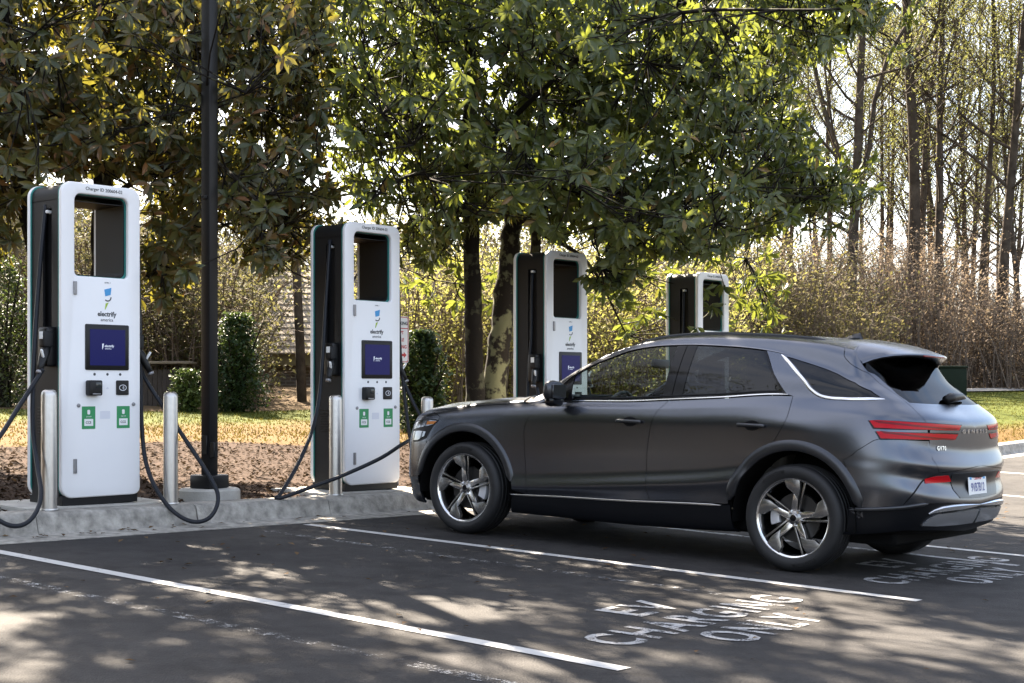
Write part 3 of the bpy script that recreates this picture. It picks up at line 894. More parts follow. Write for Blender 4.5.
# parking sign, mostly hidden behind the second charger
sg = empty('parking_sign', land(1.15, 2.325), (0, 0, KROT))
zt = CAM_H + (HORIZON - 316) / FOC * 14.55 - sg.location.z
obj('post', box_mesh('post', 0.045, 0.03, zt - 0.02, 0.003, 1, (0, 0.02, (zt - 0.02) / 2 - 0.05)), M_GREYP, sg)
M_SIGNW = pmat('sign_white', (0.74, 0.73, 0.70), 0.45)
M_SIGNR = pmat('sign_red', (0.45, 0.02, 0.02), 0.45)
pan = obj('panel', prism_mesh('panel', rrect(-0.155, 0.155, zt - 0.462, zt, 0.028, 4), 0.0, 0.003), M_SIGNW, sg)
obj('border', prism_mesh('border', rrect(-0.149, 0.149, zt - 0.456, zt - 0.006, 0.024, 4), -0.0015, 0.001, 0, 1, [rrect(-0.142, 0.142, zt - 0.449, zt - 0.013, 0.02, 4)]), M_SIGNR, pan)
obj('divider', prism_mesh('divider', [(-0.142, zt - 0.125), (0.142, zt - 0.125), (0.142, zt - 0.117), (-0.142, zt - 0.117)], -0.0015, 0.001), M_SIGNR, pan)
for txt, dz, sz in (('NO PARKING', 0.072, 0.046), ('EXCEPT', 0.165, 0.046), ('VEHICLE', 0.235, 0.046), ('CHARGING', 0.305, 0.048)):
    stand_text(text_mesh(txt, sz, 0.0003, 0.0012), 0, zt - dz, -0.002, M_INK if dz < 0.1 else M_SIGNR, pan)
za = zt - 0.385
obj('arrow', prism_mesh('arrow', [(-0.125, za), (-0.085, za + 0.03), (-0.085, za + 0.012), (0.085, za + 0.012), (0.085, za + 0.03), (0.125, za), (0.085, za - 0.03), (0.085, za - 0.012), (-0.085, za - 0.012), (-0.085, za - 0.03)], -0.0015, 0.001), M_SIGNR, pan)
tag(sg, 'white parking sign with red border peeking out behind the second charger', 'sign')
# ================================================================== the car
M_PAINTC = pmat('matte_grey_paint', (0.122, 0.131, 0.152), 0.235, metal=0.95, spec=0.5)
M_CLAD = pmat('satin_cladding', (0.065, 0.068, 0.075), 0.34, metal=0.85)
M_LOWER = pmat('dark_cladding', (0.004, 0.0045, 0.006), 0.42, spec=0.16)
M_GLOSSB = pmat('gloss_black', (0.004, 0.004, 0.005), 0.08, spec=0.25)
M_CHROME = pmat('satin_chrome', (0.72, 0.72, 0.73), 0.16, metal=1.0)
M_SILVER = pmat('skid_silver', (0.68, 0.69, 0.71), 0.26, metal=0.9)
M_INNER = pmat('inner_black', (0.004, 0.004, 0.004), 0.9, spec=0.1)
M_GLASS = glass_mat('clear_tint_glass', (0.80, 0.87, 0.83), 0.35)
M_PRIV = glass_mat('privacy_glass', (0.05, 0.055, 0.06), 0.6)
M_DCHROME = pmat('dark_chrome', (0.22, 0.22, 0.23), 0.25, metal=1.0)
M_REARG = glass_mat('rear_glass', (0.03, 0.033, 0.036), 0.32)
M_RED = pmat('lamp_red', (0.45, 0.004, 0.010), 0.15, spec=0.2, coat=0.0, coatr=0.02)
M_RED2 = pmat('lamp_dark_red', (0.16, 0.002, 0.004), 0.12, spec=0.3, coat=0.0, coatr=0.02)
M_LENS = pmat('headlamp_lens', (0.20, 0.21, 0.22), 0.10, metal=0.9)
M_AMBER = pmat('amber_lens', (0.40, 0.13, 0.012), 0.2, spec=0.2)
M_TYRE = pmat('tyre_rubber', (0.007, 0.007, 0.008), 0.62, var=0.25, vscale=12, bump=0.06, bscale=120)
M_RIMS = pmat('rim_machined', (0.75, 0.74, 0.73), 0.20, metal=1.0)
M_RIMD = pmat('rim_dark_grey', (0.30, 0.295, 0.29), 0.26, metal=0.9)
M_RIMG = pmat('rim_grey', (0.30, 0.295, 0.29), 0.25, metal=1.0)
M_BRAKE = pmat('brake_steel', (0.05, 0.048, 0.046), 0.45, metal=0.8)
M_CALIP = pmat('caliper_silver', (0.62, 0.62, 0.64), 0.35, metal=0.3)
M_SEAT = pmat('seat_leather', (0.05, 0.045, 0.04), 0.5)
M_TRIM = pmat('interior_trim', (0.03, 0.03, 0.032), 0.6)

CA = math.radians(37.7)
cf = Vector((-math.cos(CA), math.sin(CA), 0)); cf.z = GX * cf.x + GY * cf.y; cf.normalize()
cl = Vector((-math.sin(CA), -math.cos(CA), 0)); cl.z = GX * cl.x + GY * cl.y
cu_ = cf.cross(cl).normalized(); cl = cu_.cross(cf)
CO = Vector((1.302, 11.515, 0)); CO.z = G(CO.x, CO.y)
CAR_M = Matrix.Translation(CO) @ Matrix((cf, cl, cu_)).transposed().to_4x4()
CAR_I = CAR_M.inverted()
car = empty('parked_car')
car.matrix_world = CAR_M
tag(car, 'matte grey electric crossover parked nose to the kerb, charging', 'car')
CAM_C = CAR_I @ Vector((0, 0, CAM_H))

# ---- master surface of the left half: side sections plus front and rear caps
def pchip(x, y, xi):
    x = np.asarray(x, float); y = np.asarray(y, float)
    o = np.argsort(x); x = x[o]; y = y[o]
    h = np.diff(x); d = np.diff(y) / h
    m = np.zeros(len(x))
    if len(x) > 2:
        w1 = 2 * h[1:] + h[:-1]; w2 = h[1:] + 2 * h[:-1]
        ok = d[1:] * d[:-1] > 0
        m[1:-1][ok] = (w1 + w2)[ok] / (w1[ok] / d[:-1][ok] + w2[ok] / d[1:][ok])
    m[0] = d[0]; m[-1] = d[-1]
    xi = np.clip(np.asarray(xi, float), x[0], x[-1])
    i = np.clip(np.searchsorted(x, xi) - 1, 0, len(h) - 1)
    t = (xi - x[i]) / h[i]
    return ((1 + 2 * t) * (1 - t) ** 2 * y[i] + t * (1 - t) ** 2 * h[i] * m[i] + t * t * (3 - 2 * t) * y[i + 1] + t * t * (t - 1) * h[i] * m[i + 1])
XF, XR = 1.60, -1.70
NSIDE, NF, NR, SUB = 111, 30, 40, 8
xs = np.linspace(XF, XR, NSIDE)
def crv(keys): return pchip([k[0] for k in keys], [k[1] for k in keys], xs)
zb = crv([(1.6, .985), (1.38, 1.015), (1.15, 1.035), (.9, 1.052), (.65, 1.07), (.43, 1.085), (-.05, 1.10), (-.35, 1.12), (-.78, 1.15), (-1.32, 1.19), (-1.7, 1.188)])
z4 = crv([(1.6, .42), (1.0, .415), (.47, .445), (-.2, .50), (-.73, .55), (-1.12, .60), (-1.7, .625)])
ROWS = []
def row(y, z):
    y = crv(y) if isinstance(y, list) else np.broadcast_to(np.asarray(y, float), (NSIDE,))
    z = crv(z) if isinstance(z, list) else np.broadcast_to(np.asarray(z, float), (NSIDE,))
    ROWS.append(np.stack([xs, y, z], 1))
row(0.78, [(1.6, .20), (0, .195), (-1.7, .25)])
row(0.875, [(1.6, .205), (0, .205), (-1.7, .265)])
row(0.905, [(1.6, .28), (0, .28), (-1.7, .34)])
row(0.914, [(1.6, .35), (1.0, .345), (.5, .36), (0, .372), (-.73, .40), (-.9, .405), (-1.7, .43)])
row([(1.6, .940), (0.9, .938), (0, .940), (-1.0, .944), (-1.7, .940)], z4)
row([(1.6, .938), (0.9, .922), (0, .920), (-1.0, .928), (-1.7, .938)], z4 + .10)
row([(1.6, .935), (0.9, .926), (0, .925), (-1.0, .931), (-1.44, .942), (-1.7, .938)], [(1.6, .70), (0, .76), (-1.7, .80)])
row([(1.6, .918), (1.0, .924), (0, .926), (-1.0, .934), (-1.44, .942), (-1.7, .932)], [(1.6, .86), (1.0, .91), (.4, .93), (-.4, .95), (-1.1, .97), (-1.7, .955)])
row([(1.6, .890), (1.0, .902), (.4, .904), (-.4, .906), (-1.1, .908), (-1.7, .895)], [(1.6, .945), (1.0, .995), (.4, 1.03), (-.4, 1.05), (-1.1, 1.085), (-1.7, 1.08)])
row([(1.6, .855), (1.0, .866), (.65, .866), (.43, .863), (-.4, .866), (-1.0, .862), (-1.32, .850), (-1.7, .822)], zb)
y11 = crv([(1.6, .77), (1.0, .79), (.8, .79), (.65, .80), (.49, .778), (.34, .752), (.18, .732), (.04, .718), (-.23, .703), (-.8, .700), (-1.2, .705), (-1.53, .725), (-1.7, .735)])
z11 = crv([(1.6, 1.02), (1.4, 1.05), (1.2, 1.07), (1.0, 1.085), (.8, 1.105), (.72, 1.135), (.61, 1.205), (.49, 1.29), (.34, 1.37), (.18, 1.432), (.04, 1.48), (-.11, 1.508), (-.23, 1.52), (-.5, 1.53), (-.81, 1.522), (-1.06, 1.502), (-1.2, 1.48), (-1.4, 1.435), (-1.53, 1.40), (-1.7, 1.335)])
row((ROWS[9][:, 1] + y11) / 2 + .018, (zb + z11) / 2)
row(y11, z11)
row([(1.6, .66), (1.2, .68), (1.0, .70), (.85, .73), (.72, .745), (.6, .735), (.47, .72), (.31, .70), (.18, .685), (.06, .672), (-.06, .66), (-.3, .645), (-.6, .64), (-1.0, .64), (-1.3, .645), (-1.5, .65), (-1.7, .655)],
    [(1.6, 1.045), (1.2, 1.09), (1.0, 1.105), (.85, 1.125), (.72, 1.19), (.6, 1.27), (.47, 1.345), (.31, 1.425), (.18, 1.48), (.06, 1.52), (-.06, 1.55), (-.3, 1.585), (-.6, 1.597), (-1.0, 1.59), (-1.3, 1.57), (-1.5, 1.55), (-1.7, 1.51)])
row([(1.6, .35), (1.0, .36), (.85, .38), (.6, .40), (.31, .39), (.06, .38), (-.3, .36), (-1.7, .36)],
    [(1.6, 1.065), (1.0, 1.125), (.85, 1.175), (.72, 1.25), (.6, 1.315), (.47, 1.385), (.31, 1.46), (.18, 1.515), (.06, 1.555), (-.06, 1.585), (-.3, 1.62), (-.6, 1.632), (-1.0, 1.625), (-1.3, 1.61), (-1.5, 1.595), (-1.7, 1.57)])
row(0.0, [(1.6, 1.07), (1.0, 1.13), (.85, 1.20), (.72, 1.27), (.6, 1.335), (.47, 1.40), (.31, 1.475), (.18, 1.53), (.06, 1.57), (-.06, 1.597), (-.3, 1.63), (-.6, 1.64), (-1.0, 1.633), (-1.3, 1.618), (-1.5, 1.60), (-1.7, 1.575)])
R14 = np.stack(ROWS)                                   # rows, stations, xyz
NT = (len(ROWS) - 1) * SUB + 1
tt = np.linspace(0, len(ROWS) - 1, NT)
ri = np.arange(len(ROWS))
SIDE = np.zeros((NSIDE, NT, 3))
for i in range(NSIDE):
    for c in range(3):
        SIDE[i, :, c] = pchip(ri, R14[:, i, c], tt)
rear_r = [(-2.21, .27), (-2.28, .30), (-2.33, .36), (-2.365, .43), (-2.385, .51), (-2.350, .63), (-2.380, .735), (-2.330, .86), (-2.328, 1.02), (-2.20, 1.14), (-2.06, 1.25), (-1.95, 1.34), (-1.80, 1.47), (-1.745, 1.535), (-1.70, 1.575)]
front_r = [(2.15, .20), (2.22, .22), (2.27, .28), (2.28, .36), (2.29, .44), (2.29, .54), (2.29, .68), (2.27, .80), (2.23, .88), (2.17, .93), (2.10, .965), (2.02, .99), (1.92, 1.015), (1.78, 1.04), (1.60, 1.07)]
def cap(P, D1, prof, a, b, n):
    """P, D1: end section and its outward x-derivative; prof: centreline profile"""
    px_ = pchip(ri, [q[0] for q in prof], tt); pz_ = pchip(ri, [q[1] for q in prof], tt)
    out = np.zeros((n, len(tt), 3))
    for j in range(len(tt)):
        p0 = P[j]; r = np.array([px_[j], 0, pz_[j]])
        D = abs(r[0] - p0[0])
        p1 = p0 + D1[j] * a * D
        p2 = r + np.array([0, b * p0[1], (p0[2] - r[2]) * 0.2])
        for q in range(n):
            t = (q + 1) / n
            t = t * 0.55 + 0.45 * (1 - (1 - t) ** 1.6) if False else t
            out[q, j] = (1 - t) ** 3 * p0 + 3 * (1 - t) ** 2 * t * p1 + 3 * (1 - t) * t * t * p2 + t ** 3 * r
    return out
def deriv(e):
    d = (SIDE[-1] - SIDE[-4]) if e == 'r' else (SIDE[0] - SIDE[3])
    d = d / np.abs(d[:, :1]); d[:, 1:] *= 0.8
    return d
RC = cap(SIDE[-1], deriv('r'), rear_r, 0.70, 0.97, NR)
FCp = cap(SIDE[0], deriv('f'), front_r, 0.68, 0.95, NF)
S = np.concatenate([FCp[::-1], SIDE, RC], 0)
NS = len(S)
I0 = NF
dS = np.gradient(S, axis=0); dT = np.gradient(S, axis=1)
NRM = np.cross(dT, dS)
NRM /= np.linalg.norm(NRM, axis=2)[..., None] + 1e-9
if NRM[I0 + 50, 40, 1] < 0: NRM = -NRM
ST_SIGN = 1.0 if np.cross(dS[I0 + 50, 40], dT[I0 + 50, 40])[1] > 0 else -1.0
NRM[NS - 1, :, 1] = 0; NRM[0, :, 1] = 0; NRM[:, -1, 1] = 0
NRM /= np.linalg.norm(NRM, axis=2)[..., None] + 1e-9
_tri = []
for i in range(NS - 1):
    for j in range(NT - 1):
        a = i * NT + j
        _tri += [(a, a + NT, a + NT + 1), (a, a + NT + 1, a + 1)]
BV = BVHTree.FromPolygons([tuple(v) for v in S.reshape(-1, 3)], _tri)
def ev(arr, st):
    s = min(max(st[0], 0), NS - 1.0001); t = min(max(st[1], 0), NT - 1.0001)
    i, j = int(s), int(t); a, b = s - i, t - j
    return (arr[i, j] * (1 - a) * (1 - b) + arr[i + 1, j] * a * (1 - b) + arr[i, j + 1] * (1 - a) * b + arr[i + 1, j + 1] * a * b)
def st_hit(o, d):
    loc, n, idx, dist = BV.ray_cast(Vector(o), Vector(d).normalized())
    if loc is None:
        # nearest point on the surface to the ray
        best = None
        for q in np.linspace(6, 16, 400):
            p = Vector(o) + Vector(d).normalized() * q
            h = BV.find_nearest(p)
            if best is None or h[3] < best[3]: best = h
        loc, n, idx = best[0], best[1], best[2]
    cell, k = divmod(idx, 2)
    i, j = divmod(cell, NT - 1)
    a, b, c = [Vector(S.reshape(-1, 3)[q]) for q in _tri[idx]]
    v0, v1, v2 = b - a, c - a, loc - a
    d00, d01, d11, d20, d21 = v0.dot(v0), v0.dot(v1), v1.dot(v1), v2.dot(v0), v2.dot(v1)
    den = d00 * d11 - d01 * d01 + 1e-18
    v = (d11 * d20 - d01 * d21) / den; w = (d00 * d21 - d01 * d20) / den
    return (i + v + w, j + w) if k == 0 else (i + v, j + v + w)
def P_(*uv):
    """picture points -> surface coordinates, by rays from the camera position"""
    out = []
    for (u, v) in uv:
        d = CAR_I.to_3x3() @ Vector(((u - 512) / FOC, 1, (HORIZON - v) / FOC))
        out.append(st_hit(CAM_C, d))
    return out
def XZ(*pts): return [st_hit((x, 3, z), (0, -1, 0)) for x, z in pts]
def YZ(*pts): return [st_hit((-5, y, z), (1, 0, 0)) for y, z in pts]
def XR_(*pts): return [(I0 + (XF - x) / (XF - XR) * (NSIDE - 1), r * SUB) for x, r in pts]
def smooth_st(pts, n=6): return [tuple(q) for q in catmull(pts, n)]
def along(x0, x1, r, n=24): return XR_(*[(x0 + (x1 - x0) * i / n, r) for i in range(n + 1)])
def arch(xc, r, a0, a1, n=28, zc=0.366):
    return XZ(*[(xc + r * math.cos(math.radians(a0 + (a1 - a0) * i / n)), zc + r * math.sin(math.radians(a0 + (a1 - a0) * i / n))) for i in range(n + 1)])
CEN = 1e-4
def s_area(l):
    return sum(l[i][0] * l[(i + 1) % len(l)][1] - l[(i + 1) % len(l)][0] * l[i][1] for i in range(len(l)))
def panel(name, loops, mat, parent=None, gap=0.002, flange=0.018, off=0.0, side='both', step=1, label=None):
    """cut a panel out of the body surface. side: 'both' = left and right objects, 'one' = halves joined over the centreline"""
    parent = parent or car
    if not isinstance(loops[0][0], (tuple, list)): loops = [loops]
    L = []
    for lp in loops:
        out = []
        for a, b in zip(lp, lp[1:] + lp[:1]):
            n_ = max(1, int(max(abs(b[0] - a[0]), abs(b[1] - a[1]) * 0.6)))
            out += [(a[0] + (b[0] - a[0]) * q / n_, a[1] + (b[1] - a[1]) * q / n_) for q in range(n_)]
        cl_ = []
        for q in out:
            if not cl_ or abs(q[0] - cl_[-1][0]) + abs(q[1] - cl_[-1][1]) > 0.02: cl_.append(q)
        if abs(cl_[0][0] - cl_[-1][0]) + abs(cl_[0][1] - cl_[-1][1]) < 0.02: cl_.pop()
        L.append(cl_)
    vs, ed, info = [], [], []
    for li, lp in enumerate(L):
        b = len(vs)
        sg = (1 if s_area(lp) > 0 else -1) * ST_SIGN * (1 if li == 0 else -1)
        Q = [ev(S, q) for q in lp]; Nn = [ev(NRM, q) for q in lp]
        m = len(lp)
        for i in range(m):
            t = Q[(i + 1) % m] - Q[i - 1]
            t /= np.linalg.norm(t) + 1e-9
            inw = np.cross(Nn[i], t) * sg
            cen = abs(Q[i][1]) < CEN
            info.append((Q[i] + (0 if cen else 1) * inw * gap, Nn[i], -inw, cen))
        vs += [Vector(q) for q in lp]
        ed += [(b + i, b + (i + 1) % m) for i in range(m)]
    nb = len(vs)
    ss = [q[0] for q in L[0]]; ts = [q[1] for q in L[0]]
    bnd = np.array([q for lp in L for q in lp])
    for i in range(int(min(ss)) - 1, int(max(ss)) + 2, step):
        for j in range(int(min(ts)) - 1, int(max(ts)) + 2, step):
            if 0 <= i < NS and 0 <= j < NT and in_poly((i, j), L[0]) and not any(in_poly((i, j), h) for h in L[1:]):
                if np.min(np.abs(bnd - (i, j)).sum(1)) > 0.45: vs.append(Vector((i, j)))
    co, _, tris, ov, _, _ = delaunay_2d_cdt(vs, ed, [], 0, 1e-7)
    verts, nrm, vmap = [], [], {}
    for i, c in enumerate(co):
        src = [q for q in ov[i] if q < nb]
        if src:
            p, n_, _, _ = info[src[0]]; vmap[src[0]] = i
        else:
            p, n_ = ev(S, c), ev(NRM, c)
        verts.append(p + n_ * off); nrm.append(n_)
    fs = []
    for t in tris:
        c = (co[t[0]] + co[t[1]] + co[t[2]]) / 3
        if in_poly(c, L[0]) and not any(in_poly(c, h) for h in L[1:]): fs.append(tuple(t))
    # outward winding
    a, b, c = [np.array(verts[q]) for q in fs[len(fs) // 2]]
    if np.dot(np.cross(b - a, c - a), nrm[fs[len(fs) // 2][0]]) < 0: fs = [t[::-1] for t in fs]
    base = 0
    if flange > 0:
        for lp in L:
            m = len(lp)
            for i in range(m):
                a, b = base + i, base + (i + 1) % m
                pa, na, oa, ca = info[a]; pb, nb_, ob, cb = info[b]
                if ca and cb: continue
                q = len(verts)
                verts += [pa + na * off, pb + nb_ * off, pb + nb_ * (off - flange), pa + na * (off - flange)]
                nrm += [oa, ob, ob, oa]
                e1 = verts[q + 1] - verts[q]; e2 = verts[q + 3] - verts[q]
                fs.append((q, q + 1, q + 2, q + 3) if np.dot(np.cross(e1, e2), oa) > 0 else (q + 3, q + 2, q + 1, q))
            base += m
    verts = np.array(verts); nrm = np.array(nrm)
    FL = np.array([1, -1, 1])
    def mk(V, F, Nn):
        me = mesh(name, V, F, True)
        me.normals_split_custom_set_from_vertices([tuple(q / (np.linalg.norm(q) + 1e-9)) for q in Nn])
        return me
    if side == 'one':
        n0 = len(verts)
        o = obj(name, mk(np.concatenate([verts, verts * FL]), fs + [tuple(n0 + q for q in f_[::-1]) for f_ in fs], np.concatenate([nrm, nrm * FL])), mat, parent)
        return o
    o = obj(name, mk(verts, fs, nrm), mat, parent)
    if side == 'both':
        obj(name, mk(verts * FL, [f_[::-1] for f_ in fs], nrm * FL), mat, parent)
    return o
def strip(name, path, w, h, mat, parent=None, side='both', off=0.0, taper=True, prof=None, cont=False):
    """raised trim running along surface coordinates"""
    parent = parent or car
    path = [p for i, p in enumerate(path) if i == 0 or abs(p[0] - path[i - 1][0]) + abs(p[1] - path[i - 1][1]) > 0.01]
    Q = np.array([ev(S, q) for q in path]); Nn = np.array([ev(NRM, q) for q in path])
    T = np.gradient(Q, axis=0); T /= np.linalg.norm(T, axis=1)[:, None] + 1e-9
    B = np.cross(Nn, T)
    prof = prof or [(-0.5, -0.004 / h), (-0.46, 0.6), (-0.34, 1.0), (0.34, 1.0), (0.46, 0.6), (0.5, -0.004 / h)]
    V, m = [], len(prof)
    for i in range(len(Q)):
        f_ = 1.0
        if taper: f_ = min(1.0, 0.25 + min(i, len(Q) - 1 - i) * 0.35)
        for a, b in prof: V.append(Q[i] + B[i] * a * w * f_ + Nn[i] * (off + b * h * f_))
    F = [(i * m + j, i * m + j + 1, (i + 1) * m + j + 1, (i + 1) * m + j) for i in range(len(Q) - 1) for j in range(m - 1)]
    F += [tuple(range(m))[::-1], tuple(range((len(Q) - 1) * m, len(Q) * m))]
    V = np.array(V)
    me = mesh(name, V, F, True)
    bmx = bmesh.new(); bmx.from_mesh(me); bmesh.ops.recalc_face_normals(bmx, faces=bmx.faces[:]); bmx.to_mesh(me); bmx.free()
    me.set_sharp_from_angle(angle=math.radians(50))
    o = obj(name, me, mat, parent)
    if side == 'both':
        me2 = mesh(name, V * np.array([1, -1, 1]), [f_[::-1] for f_ in F], True)
        bmx = bmesh.new(); bmx.from_mesh(me2); bmesh.ops.recalc_face_normals(bmx, faces=bmx.faces[:]); bmx.to_mesh(me2); bmx.free()
        me2.set_sharp_from_angle(angle=math.radians(50))
        obj(name, me2, mat, parent)
    return o
FX, RX = 1.4375, -1.4375
REND, ROWT = NS - 1, NT - 1
def rc(z):
    """rear centreline at height z"""
    zz = S[NS - 1, :, 2]; return (NS - 1, float(np.interp(z, zz, np.arange(NT))))

# ---- panels
fdl = XR_((.74, 8.95)) + XZ((.78, 1.02), (.82, .94), (.848, .87), (.85, .81), (.835, .66), (.82, .52), (.805, .40)) + XR_((.80, 3.1))
mdl = XR_((-.30, 3.1)) + XZ((-.275, .51), (-.268, .72), (-.28, .84), (-.30, .96), (-.34, 1.05)) + XR_((-.40, 8.97))
fdl = smooth_st(fdl, 4); mdl = smooth_st(mdl, 4)
rdl = smooth_st(XZ((-1.175, .805), (-1.26, .85), (-1.31, .91), (-1.355, .99), (-1.375, 1.06)) + XR_((-1.375, 8.97)), 4)
panel('front_door', fdl + along(.78, -.28, 3.1)[1:] + mdl + along(-.38, .72, 8.97)[1:], M_PAINTC)
rarc_a = [q for q in arch(RX, .50, 6, 57)]
panel('rear_door', mdl[::-1] + along(-.32, -.93, 3.1) + rarc_a + rdl + along(-1.36, -.42, 8.97), M_PAINTC)
tg_up = P_((844, 355), (848, 361), (853, 365.5), (862, 370.5), (872.7, 377), (890, 390.5), (906, 402), (918, 413.3), (927, 423.8))
tg_lo = P_((930, 428), (929.5, 443), (932.5, 459), (939, 473))
tg_up = smooth_st(tg_up, 4)
qlow = P_((881, 438.5), (873.6, 440.5), (857, 450.5), (843, 460))
body = (rdl + along(-1.345, -1.33, 9.03, 2) + XR_((-1.20, 10.0), (-1.085, 11.0)) + along(-1.07, .50, 11.0, 50) + XR_((.58, 10.9), (.62, 10.2), (.66, 9.4), (.74, 9.03)) + along(.78, .86, 9.03, 3)
        + XR_((.87, 11.0), (.84, 12.05)) + along(.80, -.02, 12.05, 30) + along(-.08, -1.60, 12.35, 46) + XR_((-1.635, 12.3)) + tg_up + P_((929, 440)) + qlow + arch(RX, .50, 152, 57, 24)[:-1])
panel('body_side', [body, P_((786.5, 356.5), (796.4, 367), (807, 380), (813.5, 388.5), (821, 394), (831, 396.4), (855, 397.4), (880.5, 397.2), (871, 390.8), (855, 382.6), (837.6, 373.9), (820.5, 367.2), (803, 361.5), (792, 358))], M_PAINTC)
panel('quarter_window', P_((785.5, 355.7), (795.4, 366.5), (806, 379.5), (812.5, 388.5), (820.5, 394.8), (831, 397.2), (855, 398.2), (883, 398), (872, 390.4), (855, 382), (837.6, 373.3), (820.5, 366.6), (803, 360.9), (791, 357)), M_PRIV, gap=0, flange=0, off=-0.005)
panel('roof', along(-.10, -1.62, 12.36, 46) + along(-1.63, -.10, 14.0, 46), M_PAINTC, side='one', gap=.003)
ws = along(.84, -.02, 12.07, 30)
panel('windshield', ws + XR_((-.06, 13), (-.085, 14)) + along(0.0, .98, 14, 30) + XR_((.93, 13)), M_GLASS, side='one', gap=.001, flange=0, off=-.004)
panel('cowl', XR_((.855, 9.3), (.845, 12.05), (.935, 13), (.985, 14), (1.06, 14), (1.0, 13), (.93, 12), (.90, 9.3)), M_LOWER, side='one', gap=.001, off=-.004)
hood_edge = along(.91, 1.60, 9.05, 24)
panel('hood', hood_edge + [(I0 - q, 9.05 * SUB) for q in range(2, NF + 1, 2)] + [(0, 14 * SUB - 1), (I0 * 0.5, 14 * SUB), (I0, 14 * SUB)] + along(1.5, 1.065, 14, 10) + XR_((1.005, 13), (.935, 12)), M_PAINTC, side='one', gap=.0025)
fen_front = P_((426, 441), (429, 434), (432, 427), (438, 421.5), (440, 417))
fend = fdl[::-1] + along(.76, .90, 9.0, 4) + along(.92, 1.60, 9.0, 24) + [(I0 - q, 9.0 * SUB) for q in range(2, 10, 2)] + fen_front[::-1] + arch(FX, .49, 128, 184, 20)[::-1][::-1]
fend = fdl[::-1] + along(.76, 1.60, 9.0, 26) + [(I0 - q, 9.0 * SUB) for q in range(2, 9, 2)] + fen_front[::-1] + arch(FX, .49, 42, 178, 40)
panel('front_fender', fend, M_PAINTC)
panel('front_bumper', [(0, 1.0 * SUB), (0, 9.0 * SUB)] + [(q, 9.0 * SUB) for q in range(2, I0 - 7, 2)] + fen_front[::-1] + arch(FX, .49, 40, -6, 18) + [(I0 * 0.75, 1.0 * SUB), (I0 * 0.4, 1.0 * SUB)], M_PAINTC, side='one')
panel('grille', [(0, 3.2 * SUB), (0, 7.9 * SUB), (9, 7.7 * SUB), (12, 6.5 * SUB), (7, 3.2 * SUB)], M_GLOSSB, side='one', gap=0, flange=.02, off=.004)
hl = P_((414.8, 424.5), (420, 420.7), (428, 419.8), (437.5, 420.8), (434, 424.6), (424, 426.6), (414.2, 429.2))
hl2 = P_((413.9, 431.2), (420, 430.8), (426, 431.5), (424.5, 436), (418, 440), (413.6, 440))
panel('headlamp_bezel', P_((414.5, 421.5), (428, 418.6), (439, 419.8), (431, 430), (426, 438.5), (419, 441.5), (413.4, 442)), M_LOWER, gap=0, flange=.02, off=.001)
panel('headlamp', hl, M_LENS, gap=0, flange=.01, off=.005)
panel('headlamp', hl2, M_LENS, gap=0, flange=.01, off=.005)
panel('side_marker', P_((428, 421.4), (437, 421.4), (434, 424.2), (427, 424.8)), M_AMBER, gap=0, flange=.01, off=.007)
# rocker and lower cladding
panel('rocker', along(.955, -.955, 3.05, 40) + along(-.99, .99, 0.3, 40), M_LOWER, gap=.001)
strip('sill_chrome', along(.985, -.885, 3.02, 60), .017, .006, M_CHROME)
strip('belt_chrome', along(.50, -1.335, 9.06, 50), .010, .004, M_CHROME)
strip('roofline_chrome', along(.56, -1.26, 11.03, 60), .010, .004, M_DCHROME)
cstrip = smooth_st(P_((781.5, 354.5), (792, 365.9), (803, 379.2), (810, 388.7), (818.7, 395.2), (829.3, 398), (842, 398.8), (855, 399.2), (884.6, 399)), 5)
strip('pillar_chrome', cstrip, .024, .006, M_CHROME)
# door glass and pillars
panel('front_window', XR_((.43, 9.08), (.46, 9.6), (.475, 10.95)) + along(.45, -.365, 10.97, 24) + XR_((-.335, 9.08)), M_GLASS, gap=0, flange=0, off=-.006)
panel('rear_window', XR_((-.50, 9.08)) + along(-.53, -1.085, 10.97, 16) + XR_((-1.20, 10.0), (-1.325, 9.08)), M_PRIV, gap=0, flange=0, off=-.006)
panel('pillar_trim', XR_((-.335, 9.06), (-.365, 10.99), (-.443, 10.99), (-.412, 9.06)), M_GLOSSB, gap=.001, flange=.01, off=-.002)
panel('pillar_trim', XR_((-.416, 9.06), (-.447, 10.99), (-.53, 10.99), (-.50, 9.06)), M_GLOSSB, gap=.001, flange=.01, off=-.002)
panel('sail_trim', XR_((.66, 9.03), (.61, 10.2), (.56, 10.9), (.485, 10.97), (.47, 9.6), (.44, 9.03)), M_GLOSSB, gap=.001, flange=.01, off=-.001)
panel('window_edge', XR_((-1.322, 9.08), (-1.197, 10.0), (-1.082, 10.97), (-1.062, 10.97), (-1.18, 10.0), (-1.305, 9.08)), M_GLOSSB, gap=0, flange=.006, off=-.002)
strip('window_seal', along(.43, -1.32, 9.22, 40), .014, .003, M_LOWER, off=-.004)
